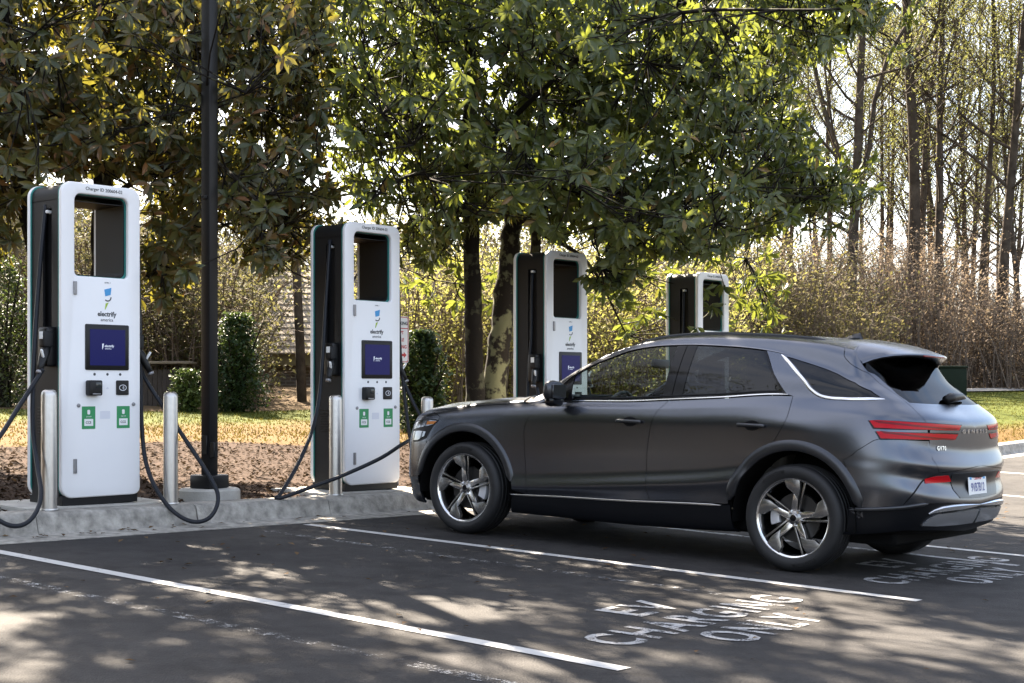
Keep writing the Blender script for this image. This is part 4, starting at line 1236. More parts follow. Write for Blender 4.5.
# tailgate, glass, lamps
bot_c = rc(.755)
rg = smooth_st(P_((868, 371.5), (878, 376.5), (890, 387), (899, 395.5), (909.5, 402.6)), 3)
rgb = rc(1.165)
glass_loop = rg + [(REND, rgb[1])] + [(REND, 12.75 * SUB), (REND - 14, 12.75 * SUB)] + P_((866, 369))
tg_edge = XR_((-1.65, 12.35)) + tg_up + P_((930, 424.5)) + tg_lo
tail = tg_edge + [((tg_edge[-1][0] + REND) / 2, (tg_edge[-1][1] + bot_c[1]) / 2), bot_c, (REND, rgb[1])] + glass_loop[::-1][glass_loop[::-1].index((REND, rgb[1])) + 1:] + P_((862, 368))
panel('tailgate', tg_edge + [bot_c, (REND, rgb[1])] + [q for q in rg[::-1]] + XR_((-1.69, 12.62)), M_PAINTC, side='one')
panel('rear_glass', glass_loop, M_REARG, side='one', gap=.001, flange=.01, off=-.004)
lam1 = P_((869.5, 420.6), (878, 420.3), (900, 421.6), (927, 423.3), (945, 424.6), (961, 425.6), (958.5, 430.4), (943, 430.2), (927, 429.6), (900, 428.9), (874.5, 427.6))
lam2 = P_((876.2, 431.3), (900, 432.4), (927.7, 433.5), (945, 434), (957.6, 434.5), (954.6, 439.8), (943, 439.6), (927, 439.6), (900, 439), (881, 438.4))
for lp in (lam1, lam2):
    c0 = np.mean(np.array(lp), 0)
    big = [tuple(c0 + (np.array(q) - c0) * np.array([1.03, 1.22])) for q in lp]
    panel('lamp_surround', big, M_GLOSSB, gap=0, flange=.012, off=.001)
    panel('tail_lamp', lp, M_RED, gap=0, flange=.012, off=.004)
    mid = [tuple(c0 + (np.array(q) - c0) * np.array([0.93, 0.28])) for q in lp]
    panel('lamp_light_bar', mid, M_RED2, gap=0, flange=.004, off=.0055)
# rear bumper
bl_line = P_((848.5, 508), (875, 507.5), (903, 506))
bumper = qlow[::-1] + P_((929, 441), (930.5, 450)) + tg_lo[2:] + [bot_c, rc(.50)] + YZ((.25, .51), (.50, .515)) + P_((918, 504)) + bl_line[::-1] + arch(RX, .50, 178, 152, 10)
panel('rear_bumper', bumper, M_PAINTC, side='one')
low = bl_line + P_((918, 504)) + YZ((.50, .515), (.25, .51)) + [rc(.50), rc(.30)] + YZ((.3, .32), (.55, .335)) + P_((905, 530.5), (880, 533)) + [ (XR_((-1.70, 1.2))[0]) ] + XZ((-1.83, .30))
panel('rear_cladding', low, M_LOWER, side='one', gap=.001)
panel('skid_plate', YZ((.02, .365), (.30, .365), (.55, .368), (.70, .375), (.66, .42), (.60, .448), (.30, .456), (.02, .458)), M_SILVER, gap=0, flange=.015, off=.010)
strip('bumper_bar', YZ((.003, .488), (.15, .488), (.30, .488), (.45, .486), (.56, .480), (.63, .468), (.67, .45)), .040, .016, M_SILVER, off=.002)
panel('lower_slot', YZ((.38, .452), (.54, .440), (.53, .462), (.38, .470)), M_LOWER, gap=0, flange=.004, off=.006)
panel('rear_reflector', P_((924.4, 479), (936, 476.2), (948.6, 475.3), (951, 481.6), (938, 482.8), (925, 483.6)), M_RED, gap=0, flange=.008, off=.003)
panel('plate_recess', YZ((0.001, .715), (.44, .712), (.40, .60), (.34, .545), (0.001, .535)), M_CLAD, gap=0, flange=.004, side='one', off=.003)
strip('bumper_seam', smooth_st(P_((938.5, 474), (927, 478), (918, 487), (911, 496), (903, 505.5)), 5), .012, .0015, M_LOWER)
strip('cladding_ledge', smooth_st(P_((849, 510), (875, 509.3), (900, 508), (915, 506), (928, 504)), 5), .028, .010, M_CLAD)
# arch flares
strip('arch_flare', arch(RX, .492, 10, 168, 60), .080, .014, M_CLAD, prof=[(-.5, -.3), (-.46, .55), (-.3, .95), (0, 1.0), (.3, .65), (.5, -.3)])
strip('arch_flare', arch(FX, .482, 8, 170, 60), .076, .014, M_CLAD, prof=[(-.5, -.3), (-.46, .55), (-.3, .95), (0, 1.0), (.3, .65), (.5, -.3)])
# roof rails
strip('roof_rail', along(.06, -1.45, 12.50, 50), .026, .012, M_CLAD)
strip('roof_rail_trim', along(.02, -1.42, 12.50, 50), .008, .015, M_DCHROME)
# inner shell so that no gap shows daylight
vs, fs = [], []
for i in range(NS):
    for j in range(0, int(9 * SUB) + 1, 3):
        vs.append(S[i, j] - NRM[i, j] * .035)
mm = len(range(0, int(9 * SUB) + 1, 3))
for i in range(NS - 1):
    for j in range(mm - 1):
        c = np.mean([vs[i * mm + j], vs[(i + 1) * mm + j + 1]], 0)
        if min(math.hypot(c[0] - FX, c[2] - .366), math.hypot(c[0] - RX, c[2] - .366)) < .50: continue
        fs.append((i * mm + j, i * mm + j + 1, (i + 1) * mm + j + 1, (i + 1) * mm + j))
nv = len(vs)
vs = vs + [v * np.array([1, -1, 1]) for v in vs]
fs = fs + [tuple(nv + q for q in f_[::-1]) for f_ in fs]
obj('inner_shell', mesh('inner_shell', vs, fs), M_INNER, car)
fl = obj('floor_pan', box_mesh('floor_pan', 4.1, 1.5, 0.10, 0.02, 1, (-.05, 0, .27)), M_INNER, car)
for xc in (FX, RX):
    for s in (-1, 1):
        vs, fs = [], []
        for i in range(25):
            a = math.radians(-8 + 196 * i / 24)
            for y in (.50, .925):
                vs.append((xc + .455 * math.cos(a), s * y, .366 + .455 * math.sin(a)))
        fs = [(2 * i, 2 * i + 1, 2 * i + 3, 2 * i + 2) for i in range(24)]
        c = len(vs); vs.append((xc, s * .50, .366))
        fs += [(c, 2 * i, 2 * i + 2) for i in range(24)]
        obj('wheel_liner', mesh('wheel_liner', vs, fs), M_INNER, car)
# spoiler over the rear glass
secs = []
for y, xl, zl, xt, zt in ((0, -2.02, 1.508, -1.60, 1.604), (.20, -2.01, 1.507, -1.60, 1.602), (.36, -1.97, 1.502, -1.60, 1.594), (.46, -1.92, 1.494, -1.605, 1.582), (.54, -1.87, 1.480, -1.61, 1.566), (.60, -1.825, 1.460, -1.615, 1.548), (.662, -1.785, 1.432, -1.63, 1.512)):
    pts = []
    for q in np.linspace(0, 1, 7):
        x = xt + (xl - xt) * q
        z = zt + (zl - zt) * q + .014 * math.sin(math.pi * q)
        pts.append((x, y, z))
    pts += [(xl - .003, y, zl - .010), (xl + .008, y, zl - .022), (xl + .08, y, zl - .030), (xt - .13, y, zt - .085), (xt - .05, y, zt - .06)]
    secs.append(pts)
allsec = [[(x, -y, z) for x, y, z in s_] for s_ in secs[:0:-1]] + secs
m = len(allsec[0]); vs = [p for s_ in allsec for p in s_]
fs = [(i * m + j, i * m + (j + 1) % m, (i + 1) * m + (j + 1) % m, (i + 1) * m + j) for i in range(len(allsec) - 1) for j in range(m)]
fs += [tuple(range(m)), tuple(range((len(allsec) - 1) * m, len(allsec) * m))[::-1]]
me = mesh('spoiler', vs, fs, True)
bmx = bmesh.new(); bmx.from_mesh(me); bmesh.ops.recalc_face_normals(bmx, faces=bmx.faces[:]); bmx.to_mesh(me); bmx.free()
me.set_sharp_from_angle(angle=math.radians(38))
spo = obj('spoiler', me, M_PAINTC, car)
obj('brake_light', box_mesh('brake_light', .012, .36, .012, .003, 1, (-2.018, 0, 1.492)), M_RED2, spo)
# wiper, aerial fin
wp = ev(S, P_((962, 399))[0]); 
obj('rear_wiper', tube_mesh('rear_wiper', [(-2.155, .10, 1.195), (-2.165, .02, 1.212), (-2.158, -.16, 1.222), (-2.135, -.30, 1.212)], [.030, .034, .026, .010], 10), M_BLACK, car)
bm = bmesh.new()
for s in (-1, 1):
    pass
fin = [(-1.27, 0, 0), (-1.34, 0, .018), (-1.42, 0, .046), (-1.462, 0, .055), (-1.49, 0, .0)]
vs = []
for x, _, z in fin:
    w = .030 if z < .03 else .014
    if x == -1.27: w = .006
    vs += [(x, -w, 1.600), (x, 0, 1.603 + z), (x, w, 1.600)]
fs = []
for i in range(len(fin) - 1):
    a, b = 3 * i, 3 * (i + 1)
    fs += [(a, b, b + 1, a + 1), (a + 1, b + 1, b + 2, a + 2), (a, a + 2, b + 2, b)]
obj('aerial_fin', mesh('aerial_fin', vs, fs, True), M_CLAD, car)
bm.free()
# mirrors
for s in (1, -1):
    bm = bmesh.new()
    bmesh.ops.create_uvsphere(bm, u_segments=24, v_segments=14, radius=1.0)
    for v in bm.verts:
        x, y, z = v.co
        sx = .055 if x > 0 else .045
        e = lambda q: math.copysign(abs(q) ** 0.72, q)
        v.co = Vector((e(x) * sx, e(y) * .115, e(z) * .076 + e(y) * .012 - 0.02 * max(0, x)))
    mm_ = bm_mesh(bm, 'mirror', True)
    if s < 0:
        for v in mm_.vertices: v.co.y *= -1
        mm_.flip_normals()
    mi = obj('mirror', mm_, M_CLAD, car, (.505, s * 1.015, 1.160))
    lowc = box_mesh('mirror_base', .08, .16, .08, .028, 3); obj('mirror_base', lowc, M_GLOSSB, mi, (.005, 0, -.075))
    obj('mirror_arm', tube_mesh('mirror_arm', [(0, s * -.13, -.055), (.0, s * -.06, -.05), (0, s * -.01, -.04)], [.022, .026, .03], 10), M_GLOSSB, mi)
    obj('mirror_glass', box_mesh('mirror_glass', .004, .17, .10, .0015, 1), M_DCHROME, mi, (-.046, s * .005, .0))
# door handles
def on_surface(st, up=Vector((0, 0, 1))):
    p = Vector(ev(S, st)); n = Vector(ev(NRM, st)).normalized()
    xax = up.cross(n).normalized(); yax = n.cross(xax)
    return Matrix.Translation(p) @ Matrix((xax, yax, n)).transposed().to_4x4()
for (u, v) in ((630, 421.5), (752, 425.5)):
    M = on_surface(P_((u, v))[0])
    for s in (1, -1):
        cup = lathe_mesh('handle_cup', [(0.0, .0012), (.03, .0012), (.040, .0022), (.046, .0008)], 24)
        for q in cup.vertices: q.co = Vector((q.co.x * 1.35, q.co.y * .78, q.co.z))
        bar = box_mesh('door_handle', .215, .026, .022, .010, 3)
        for q in bar.vertices: q.co.z += .006 - 9 * (q.co.x / 3.2) ** 2 * 0.3
        Mx = M.copy()
        if s < 0:
            for me_ in (cup, bar):
                me_.transform(M); 
                for q in me_.vertices: q.co.y *= -1
                me_.flip_normals()
            oc = obj('door_handle', bar, M_PAINTC, car); obj('handle_cup', cup, M_LOWER, oc)
        else:
            me1 = bar; me1.transform(Matrix.Translation((0, 0, .022))); me1.transform(M); cup.transform(M)
            oc = obj('door_handle', me1, M_CLAD, car); obj('handle_cup', cup, M_LOWER, oc)
# badges and number plate
def badge(txt, u, v, size, mat, sx=1.0, dz=.004, bold=.0008):
    M = on_surface(P_((u, v))[0])
    me_ = text_mesh(txt, size, .0015, bold, sx=sx, spacing=1.25)
    me_.transform(M @ Matrix.Translation((0, 0, dz)))
    return obj('badge_lettering', me_, mat, car)
pp = [Vector(ev(S, q)) for q in YZ((0.22, .985), (0.0, .985), (0.44, .985))]
me_ = text_mesh('GENESIS', .036, .002, .0006, sx=1.0, spacing=1.8)
xsb = [v.co.x for v in me_.vertices]; w0 = max(xsb) - min(xsb)
for v in me_.vertices:
    y = -v.co.x / w0 * .46
    q = Vector(ev(S, YZ((abs(y) + 1e-3, .985 + v.co.y))[0]))
    v.co = Vector((q.x - .003 - (0.002 if v.co.z > 0 else 0), y, .985 + v.co.y))
obj('badge_lettering', me_, M_CHROME, car)
badge('GV70', 941, 448.6, .040, M_CHROME)
Mp = Matrix.Translation((-2.366, 0.02, .618)) @ Matrix((Vector((0, -1, 0)), Vector((0.10, 0, 1)).normalized(), Vector((-1, 0, .10)).normalized())).transposed().to_4x4()
pl = box_mesh('number_plate', .335, .165, .004, .001, 1); pl.transform(Mp)
plo = obj('number_plate', pl, M_PAPER, car)
M_PLRED = pmat('plate_red', (0.55, 0.05, 0.05), 0.5); M_PLBLUE = pmat('plate_blue', (0.05, 0.07, 0.25), 0.5)
t1 = text_mesh('California', .036, .0003, 0, shear=.3); t1.transform(Mp @ Matrix.Translation((0, .052, .003))); obj('plate_lettering', t1, M_PLRED, plo)
t2 = text_mesh('9VB7B12', .082, .0003, .001, sx=.82); t2.transform(Mp @ Matrix.Translation((0, -.012, .003))); obj('plate_lettering', t2, M_PLBLUE, plo)
for x in (-.125, .125):
    b_ = box_mesh('plate_sticker', .034, .024, .001, 0, 1); b_.transform(Mp @ Matrix.Translation((x, .055, .0028))); obj('plate_sticker', b_, M_BLUE, plo)

# ---- wheels
TY = [(.262, .100), (.272, .108), (.290, .119), (.315, .1235), (.338, .118), (.352, .106), (.3600, .088), (.3625, .074), (.3555, .070), (.3555, .062), (.3635, .058), (.3640, .030), (.3560, .027), (.3560, .018), (.3640, .015)]
TY = TY + [(r, -h) for r, h in TY[::-1]]
def polar(r, a): return (r * math.cos(math.radians(a)), r * math.sin(math.radians(a)))
def make_wheel():
    w = empty('wheel', parent=None)
    obj('tyre', lathe_mesh('tyre', TY, 72, 'Y', 30), M_TYRE, w)
    R = .268
    rim = obj('rim', lathe_mesh('rim', [(.264, .100), (.268, .107), (.271, .1075), (.272, .104), (.270, .102)][::-1] + [(.2665, .106), (.262, .101), (.256, .098), (.248, .082), (.243, .03), (.240, -.09), (.236, -.10)], 72, 'Y', 30), M_RIMS, w)
    def blade(name, poly, y0, y1, mat, tilt=0):
        me_ = prism_mesh(name, poly, -y1, -y0, .003, 2)
        for v in me_.vertices:
            v.co.y = -v.co.y
            v.co.y -= .030 * (1 - math.hypot(v.co.x, v.co.z) / R) ** 1.5
        me_.flip_normals()
        return obj(name, me_, mat, rim)
    for k in range(5):
        a = 90 + 72 * k
        blade('spoke', [polar(.046, a - 34), polar(.048, a + 26), polar(.130, a + 13.5), polar(.166, a + 1), polar(.105, a - 9)], .060, .097, M_RIMS)
        blade('spoke_blade', [polar(.131, a + 14), polar(.167, a + 1.2), polar(.212, a - 13), polar(.262, a - 14), polar(.2625, a), polar(.262, a + 11), polar(.205, a + 15)], .066, .1015, M_RIMD)
        blade('spoke_rib', [polar(.052, a + 30), polar(.056, a + 42), polar(.262, a + 21.5), polar(.262, a + 18)], .060, .095, M_RIMG)
        nut = lathe_mesh('lug_nut', [(.0, .092), (.009, .092), (.011, .088), (.011, .06)], 12, 'Y')
        x, z = polar(.050, a + 36)
        obj('lug_nut', nut, M_RIMS, rim, (x, -.004, z))
    obj('hub', lathe_mesh('hub', [(.0, .094), (.022, .094), (.030, .090), (.033, .082), (.060, .070), (.064, .04)], 40, 'Y'), M_RIMD, rim)
    obj('hub_cap', lathe_mesh('hub_cap', [(.0, .0965), (.021, .096), (.023, .093)], 24, 'Y'), M_GLOSSB, rim)
    disc = obj('brake_disc', lathe_mesh('brake_disc', [(.07, .045), (.075, .030), (.168, .030), (.170, .005), (.08, .004)], 48, 'Y'), M_BRAKE, w)
    return w
def caliper(w, a0):
    vs = []
    A = np.linspace(math.radians(a0 - 24), math.radians(a0 + 24), 9)
    pol = [(.190 * math.cos(q), .190 * math.sin(q)) for q in A] + [(.122 * math.cos(q), .122 * math.sin(q)) for q in A[::-1]]
    me_ = prism_mesh('caliper', pol, -.058, .01, .006, 2)
    for v in me_.vertices: v.co.y = -v.co.y
    me_.flip_normals()
    return obj('caliper', me_, M_CALIP, w)
# bent tyre lettering
def tyre_text(w, txt, ac, size=.034, r=.316):
    me_ = text_mesh(txt, size, .0012, .0006, spacing=1.25)
    for v in me_.vertices:
        a = math.radians(ac) - v.co.x / r
        rr = r + v.co.y
        v.co = Vector((rr * math.cos(a), .1238 + v.co.z, rr * math.sin(a)))
    me_.flip_normals()
    obj('tyre_lettering', me_, M_BLACK, w)
wh = make_wheel()
wheels = [wh] + [copy_tree(wh) for _ in range(3)]
for w, (x, s, turn, cal) in zip(wheels, ((FX, 1, 14, 182), (RX, 1, 2, 5), (FX, -1, 30, 170), (RX, -1, 55, 10))):
    w.parent = car
    w.location = (x, s * .815, .364)
    w.rotation_euler = (0, 0, 0 if s > 0 else math.pi)
    for ch in w.children:
        if ch.name.startswith('rim'): ch.rotation_euler = (0, math.radians(turn), 0)
    caliper(w, cal)
    if s > 0:
        tyre_text(w, 'MICHELIN', 90 if x > 0 else 62); tyre_text(w, 'MICHELIN', 250)

# ---- cabin
def soft_box(name, sx, sy, sz, loc, rot, mat, parent, bev=.05):
    return obj(name, box_mesh(name, sx, sy, sz, bev, 4), mat, parent, loc, rot)
for y in (.37, -.37):
    st_ = soft_box('front_seat', .50, .50, .16, (-.05, y, .60), None, M_SEAT, car)
    soft_box('seat_back', .14, .48, .62, (-.30, 0, .35), (0, -.22, 0), M_SEAT, st_)
    soft_box('headrest', .09, .26, .17, (-.40, 0, .73), (0, -.12, 0), M_SEAT, st_, .035)
rs = soft_box('rear_bench', .48, 1.30, .16, (-.92, 0, .62), None, M_SEAT, car)
soft_box('bench_back', .15, 1.28, .60, (-.30, 0, .32), (0, -.35, 0), M_SEAT, rs)
for y in (.38, -.38): soft_box('headrest', .09, .26, .15, (-.43, y, .66), (0, -.15, 0), M_SEAT, rs, .03)
soft_box('dashboard', .42, 1.42, .26, (.66, 0, .93), None, M_TRIM, car, .06)
tor = []
for i in range(24):
    a = 2 * math.pi * i / 24
    tor.append((math.cos(a) * .19 * -.38, math.sin(a) * .19, math.cos(a) * .19 * .92))
tor.append(tor[0])
sw = obj('steering_wheel', tube_mesh('steering_wheel', tor, .016, 8), M_TRIM, car, (.38, .37, .99))
obj('steering_hub', box_mesh('steering_hub', .05, .15, .10, .02, 2), M_TRIM, sw)
obj('rear_view_mirror', box_mesh('rear_view_mirror', .03, .24, .07, .012, 2), M_BLACK, car, (.22, 0, 1.40))
soft_box('parcel_shelf', .5, 1.2, .05, (-1.62, 0, 1.02), None, M_TRIM, car, .02)
# charging plug in the nose
plg = obj('charging_plug', tube_mesh('charging_plug', [ev(S, (1, 6.2 * SUB)) + np.array([-.02, .12, .02]), ev(S, (1, 6.2 * SUB)) + np.array([.06, .12, .02]), ev(S, (1, 6.2 * SUB)) + np.array([.14, .13, .0]), ev(S, (1, 6.2 * SUB)) + np.array([.20, .15, -.06])], [.034, .036, .028, .02], 12), M_BLACK, car)
# ================================================================== trees and planting
M_BARK = pmat('magnolia_bark', (0.014, 0.012, 0.010), 0.9, c2=(0.055, 0.055, 0.035), vscale=6, lo=.52, hi=.58, bump=0.9, bscale=14, spec=0.1)
M_BARK_L = pmat('lichen_bark', (0.018, 0.015, 0.012), 0.9, c2=(0.13, 0.13, 0.075), vscale=5.5, lo=.49, hi=.56, bump=0.9, bscale=14, spec=0.1)
M_BARK_P = pmat('woods_bark', (0.030, 0.024, 0.019), 0.95, c2=(0.085, 0.07, 0.055), vscale=2.5, bump=0.7, bscale=10, spec=0.08)
M_MAG = leaf_mat('magnolia_leaf', [(0.032, 0.052, 0.022), (0.046, 0.070, 0.028), (0.066, 0.090, 0.033), (0.10, 0.112, 0.035), (0.20, 0.11, 0.04)], 0.36, (0.28, 0.315, 0.033), 0.33, 0.5)
M_MAG2 = leaf_mat('magnolia_leaf_brown', [(0.024, 0.040, 0.016), (0.038, 0.055, 0.020), (0.056, 0.064, 0.022), (0.095, 0.068, 0.024), (0.19, 0.085, 0.03)], 0.30, (0.27, 0.24, 0.025), 0.36, 0.5)
# one leaf: eight corners, folded along the midrib, y = length
LEAF_V = np.array([(0, 0, 0), (0, .33, -.03), (0, .70, -.03), (0, 1.0, -.10), (-.12, .32, .03), (-.155, .68, .03), (.12, .32, .03), (.155, .68, .03)], float)
LEAF_T = np.array([(0, 1, 4), (0, 6, 1), (1, 2, 5), (1, 5, 4), (1, 6, 7), (1, 7, 2), (2, 3, 5), (2, 7, 3)])
def noise3(p):
    return (math.sin(p[0] * 1.7 + 0.3) * math.sin(p[1] * 1.3 + 1.1) + math.sin(p[2] * 1.9 + p[0] * 0.8) * 0.7 + math.sin(p[1] * 2.3 - p[2] * 1.1) * 0.5)
def nrmz(v): return v / (np.linalg.norm(v, axis=-1, keepdims=True) + 1e-9)
leaf_bank = {}
def leaf_variants(mat):
    if mat.name in leaf_bank: return leaf_bank[mat.name]
    out = []
    for i in range(8):
        V = LEAF_V.copy()
        V[:, 2] += -0.12 * (i % 3) * V[:, 1] ** 2
        V[:, 0] *= 0.9 + 0.06 * (i % 4)
        me = fast_tris('leaf', V, LEAF_T, False, np.full(len(LEAF_T), (i + 0.5) / 8 * 0.9))
        me.materials.append(mat)
        out.append(me)
    leaf_bank[mat.name] = out
    return out
def magnolia(label, base, trunks, region, dmean, dsig, n_cl, mat, seed, thr=-0.68, hole=2.1, up_thr=0.50, extra=(), nleaf=(9, 13), size=(.10, .185), brown=0.0, split=300):
    rng = np.random.default_rng(seed); rnd = random.Random(seed)
    root = empty('magnolia_tree', base)
    inv = Matrix.Translation(-Vector(base))
    def child(o): o.matrix_parent_inverse = inv; return o
    tnodes = []
    for pts, r0, r1, bm_ in trunks:
        P = catmull(pts, 6)
        P = [p + np.array([rnd.uniform(-.015, .015), rnd.uniform(-.015, .015), 0]) for p in P]
        rad = np.linspace(r0, r1, len(P)); rad[0] *= 1.25
        child(obj('trunk', tube_mesh('trunk', P, rad * (1 + rng.uniform(-.06, .06, len(P))), 12), bm_, root))
        tnodes += [p for p in P]
    tn = np.array(tnodes)
    # leaf clusters through the crown volume
    us = [p[0] for p in region]; vs_ = [p[1] for p in region]
    cl_ = []
    tries = 0
    while len(cl_) < n_cl and tries < n_cl * 40:
        tries += 1
        u = rnd.uniform(min(us), max(us)); v = rnd.uniform(min(vs_), max(vs_))
        if not in_poly((u, v), region): continue
        if any(a_ - 15 < u < b_ + 15 and v > t_ - 14 for a_, b_, t_ in ((306, 400, 224), (514, 592, 251), (664, 731, 270), (27, 138, 186))) and rnd.random() < .96: continue
        d = rnd.gauss(dmean, dsig)
        p = np.array(ray_at(u, v, d))
        if (noise3(p * hole) < thr if v > -15 else noise3(p * 1.35) < up_thr): continue
        cl_.append(p)
    for (u, v, d, r, n_) in extra:
        for _ in range(n_):
            q = np.array([rnd.gauss(0, 1) for _ in range(3)]) * r * np.array([1, .8, .7]) * .5
            cl_.append(np.array(ray_at(u, v, d)) + q)
    C = np.array(cl_)
    # limbs to well spread clusters
    idx = [int(rng.integers(len(C)))]
    dist = np.linalg.norm(C - C[idx[0]], axis=1)
    for _ in range(34):
        j = int(np.argmax(dist)); idx.append(j); dist = np.minimum(dist, np.linalg.norm(C - C[j], axis=1))
    parts, nodes = [], [tn]
    for j in idx:
        e = C[j]
        low = tn[(tn[:, 2] > 3.0) & (tn[:, 2] < max(e[2] - 0.25 * np.linalg.norm((tn - e)[:, :2], axis=1).min(), tn[:, 2].min() + 3.6))]
        if len(low) == 0: low = tn[tn[:, 2] > 2.8]
        s_ = low[np.argmin(np.linalg.norm(low - e, axis=1))]
        mid = (s_ + e) / 2 + np.array([rnd.uniform(-.2, .2), rnd.uniform(-.2, .2), 0.12 * np.linalg.norm(e - s_)])
        P = np.array(catmull([s_, mid, e], 7))
        parts.append(tube_arrays(P, np.linspace(.032, .010, len(P)), 6))
        nodes.append(P[2:])
    ND = np.concatenate(nodes)
    for p in C:
        dd = np.linalg.norm(ND - p, axis=1)
        q = ND[np.argmin(dd)]
        m_ = (p + q) / 2 + np.array([rnd.uniform(-.08, .08), rnd.uniform(-.08, .08), rnd.uniform(-.1, .05)])
        if np.linalg.norm(p - q) > 0.03:
            parts.append(tube_arrays([q, m_, p], [.011, .008, .005], 3, False))
        if rnd.random() < 0.25: ND = np.concatenate([ND, [m_]])
    V, F = join_arrays(parts)
    br = child(obj('branches', fast_tris('branches', V, F, True), M_BARK, root))
    br['kind'] = 'stuff'
    # leaves
    cen = C.mean(0)
    nl = rng.integers(nleaf[0], nleaf[1] + 1, len(C))
    out_c = nrmz(np.stack([C[:, 0] - cen[0], C[:, 1] - cen[1], 0.35 * (C[:, 2] - cen[2])], 1) + rng.normal(0, .5, (len(C), 3)) + np.array([0, 0, .1]))
    t1_c = nrmz(np.cross(out_c, np.array([0.1, 0.2, 1.0]))); t2_c = np.cross(out_c, t1_c)
    ci = np.repeat(np.arange(len(C)), nl)
    kk = np.arange(len(ci)) - np.repeat(np.cumsum(nl) - nl, nl)
    an = rng.uniform(0, 6.28, len(C))[ci] + kk * 2.4
    o_, t1, t2 = out_c[ci], t1_c[ci], t2_c[ci]
    ax = nrmz(o_ * rng.uniform(.15, .95, len(ci))[:, None] + t1 * np.cos(an)[:, None] + t2 * np.sin(an)[:, None] + np.stack([np.zeros(len(ci)), np.zeros(len(ci)), rng.uniform(-.75, .05, len(ci))], 1))
    pos = C[ci] - o_ * rng.uniform(0, .12, len(ci))[:, None]
    up = nrmz(o_ + np.array([0, 0, .5]) + rng.normal(0, .35, (len(ci), 3)))
    L = rng.uniform(size[0], size[1], len(pos))
    xx = nrmz(np.cross(ax, up)); zz = np.cross(xx, ax)
    rv = np.clip(rng.beta(1.6, 3.0, len(pos)) + brown * rng.random(len(pos)) + np.where(rng.random(len(pos)) < .03, .6, 0), 0, 1)
    # the leaves that show largest become parts of their own
    u_ = 512 + FOC * pos[:, 0] / pos[:, 1]; v_ = HORIZON - FOC * (pos[:, 2] - CAM_H) / pos[:, 1]
    vis = (u_ > 0) & (u_ < 1024) & (v_ > 0) & (v_ < 420)
    score = np.where(vis, L / pos[:, 1], 0)
    near = pos[:, 1] < np.quantile(pos[:, 1][vis], 0.12)
    order = np.argsort(-(score * np.where(near, 1, .3)))[:split]
    single = np.zeros(len(pos), bool); single[order] = True
    bank = leaf_variants(mat)
    for i in order:
        o = bpy.data.objects.new('leaf', bank[min(7, int(rv[i] * 8))])
        M = np.eye(4); M[:3, 0] = xx[i] * L[i]; M[:3, 1] = ax[i] * L[i]; M[:3, 2] = zz[i] * L[i]; M[:3, 3] = pos[i]
        COL.objects.link(o); o.parent = root; o.matrix_parent_inverse = inv; o.matrix_basis = Matrix(M.tolist())
    k = ~single
    B = np.stack([xx[k], ax[k], zz[k]], 1) * L[k][:, None, None]
    sag = rng.uniform(0, .3, k.sum())
    LV = np.repeat(LEAF_V[None], k.sum(), 0)
    LV[:, :, 2] -= sag[:, None] * LV[:, :, 1] ** 2
    V = np.einsum('nvi,nij->nvj', LV, B) + pos[k][:, None, :]
    T = (np.arange(k.sum())[:, None, None] * 8 + LEAF_T[None]).reshape(-1, 3)
    fo = child(obj('crown', fast_tris('crown', V.reshape(-1, 3), T, False, np.repeat(rv[k], 8)), mat, root))
    fo['kind'] = 'stuff'
    return tag(root, label, 'tree', 'magnolias behind the chargers')
def gpt(u, d):
    x = (u - 512) / FOC * d
    return Vector((x, d, floor_z(x, d)))
def ray_ground(u, d, dz=-0.05):
    g = gpt(u, d); return np.array((g.x, g.y, g.z + dz))
RA = lambda u, v, d: np.array(ray_at(u, v, d))
REG1 = [(330, -540), (328, 40), (322, 120), (345, 195), (372, 232), (395, 262), (440, 262), (455, 228), (520, 215), (545, 245), (590, 250), (604, 290), (622, 280), (640, 258), (700, 272), (745, 248), (790, 226), (800, 205), (848, 202), (857, 184), (822, 165), (804, 120), (792, 80), (845, 45), (878, 10), (900, -60), (900, -540)]
magnolia('magnolia with two lichen spotted trunks between the second and third chargers', gpt(488, 16.4),
         [([ray_ground(476, 16.3), RA(474, 380, 16.3), RA(473, 320, 16.3), RA(471, 230, 16.3), RA(470, 120, 16.3), RA(468, 10, 16.4), RA(466, -120, 16.4), RA(470, -300, 16.5)], .115, .05, M_BARK),
          ([ray_ground(490, 16.6), RA(494, 390, 16.6), RA(501, 330, 16.6), RA(509, 255, 16.7), RA(516, 195, 16.8), RA(525, 100, 16.8), RA(535, 0, 16.9), RA(548, -160, 17.0)], .15, .06, M_BARK_L),
          ([ray_ground(520, 17.2), RA(528, 360, 17.2), RA(536, 250, 17.2), RA(541, 130, 17.2), RA(560, 0, 17.1), RA(600, -150, 17.0)], .085, .03, M_BARK)],
         REG1, 16.2, 1.25, 5300, M_MAG, 3,
         extra=((612, 277, 15.2, .30, 16), (838, 192, 15.4, .5, 40), (425, 240, 16.0, .6, 40), (700, 300, 18.6, .8, 22), (755, 300, 18.8, .8, 20), (445, 285, 18.2, .8, 18), (640, 300, 18.4, .8, 20), (865, 8, 15.0, .6, 40)))
REG2 = [(-170, -520), (325, -520), (335, 60), (330, 150), (345, 200), (315, 235), (290, 262), (262, 268), (250, 252), (225, 228), (200, 250), (185, 280), (165, 305), (148, 272), (140, 215), (80, 205), (25, 212), (18, 252), (0, 258), (-170, 262)]
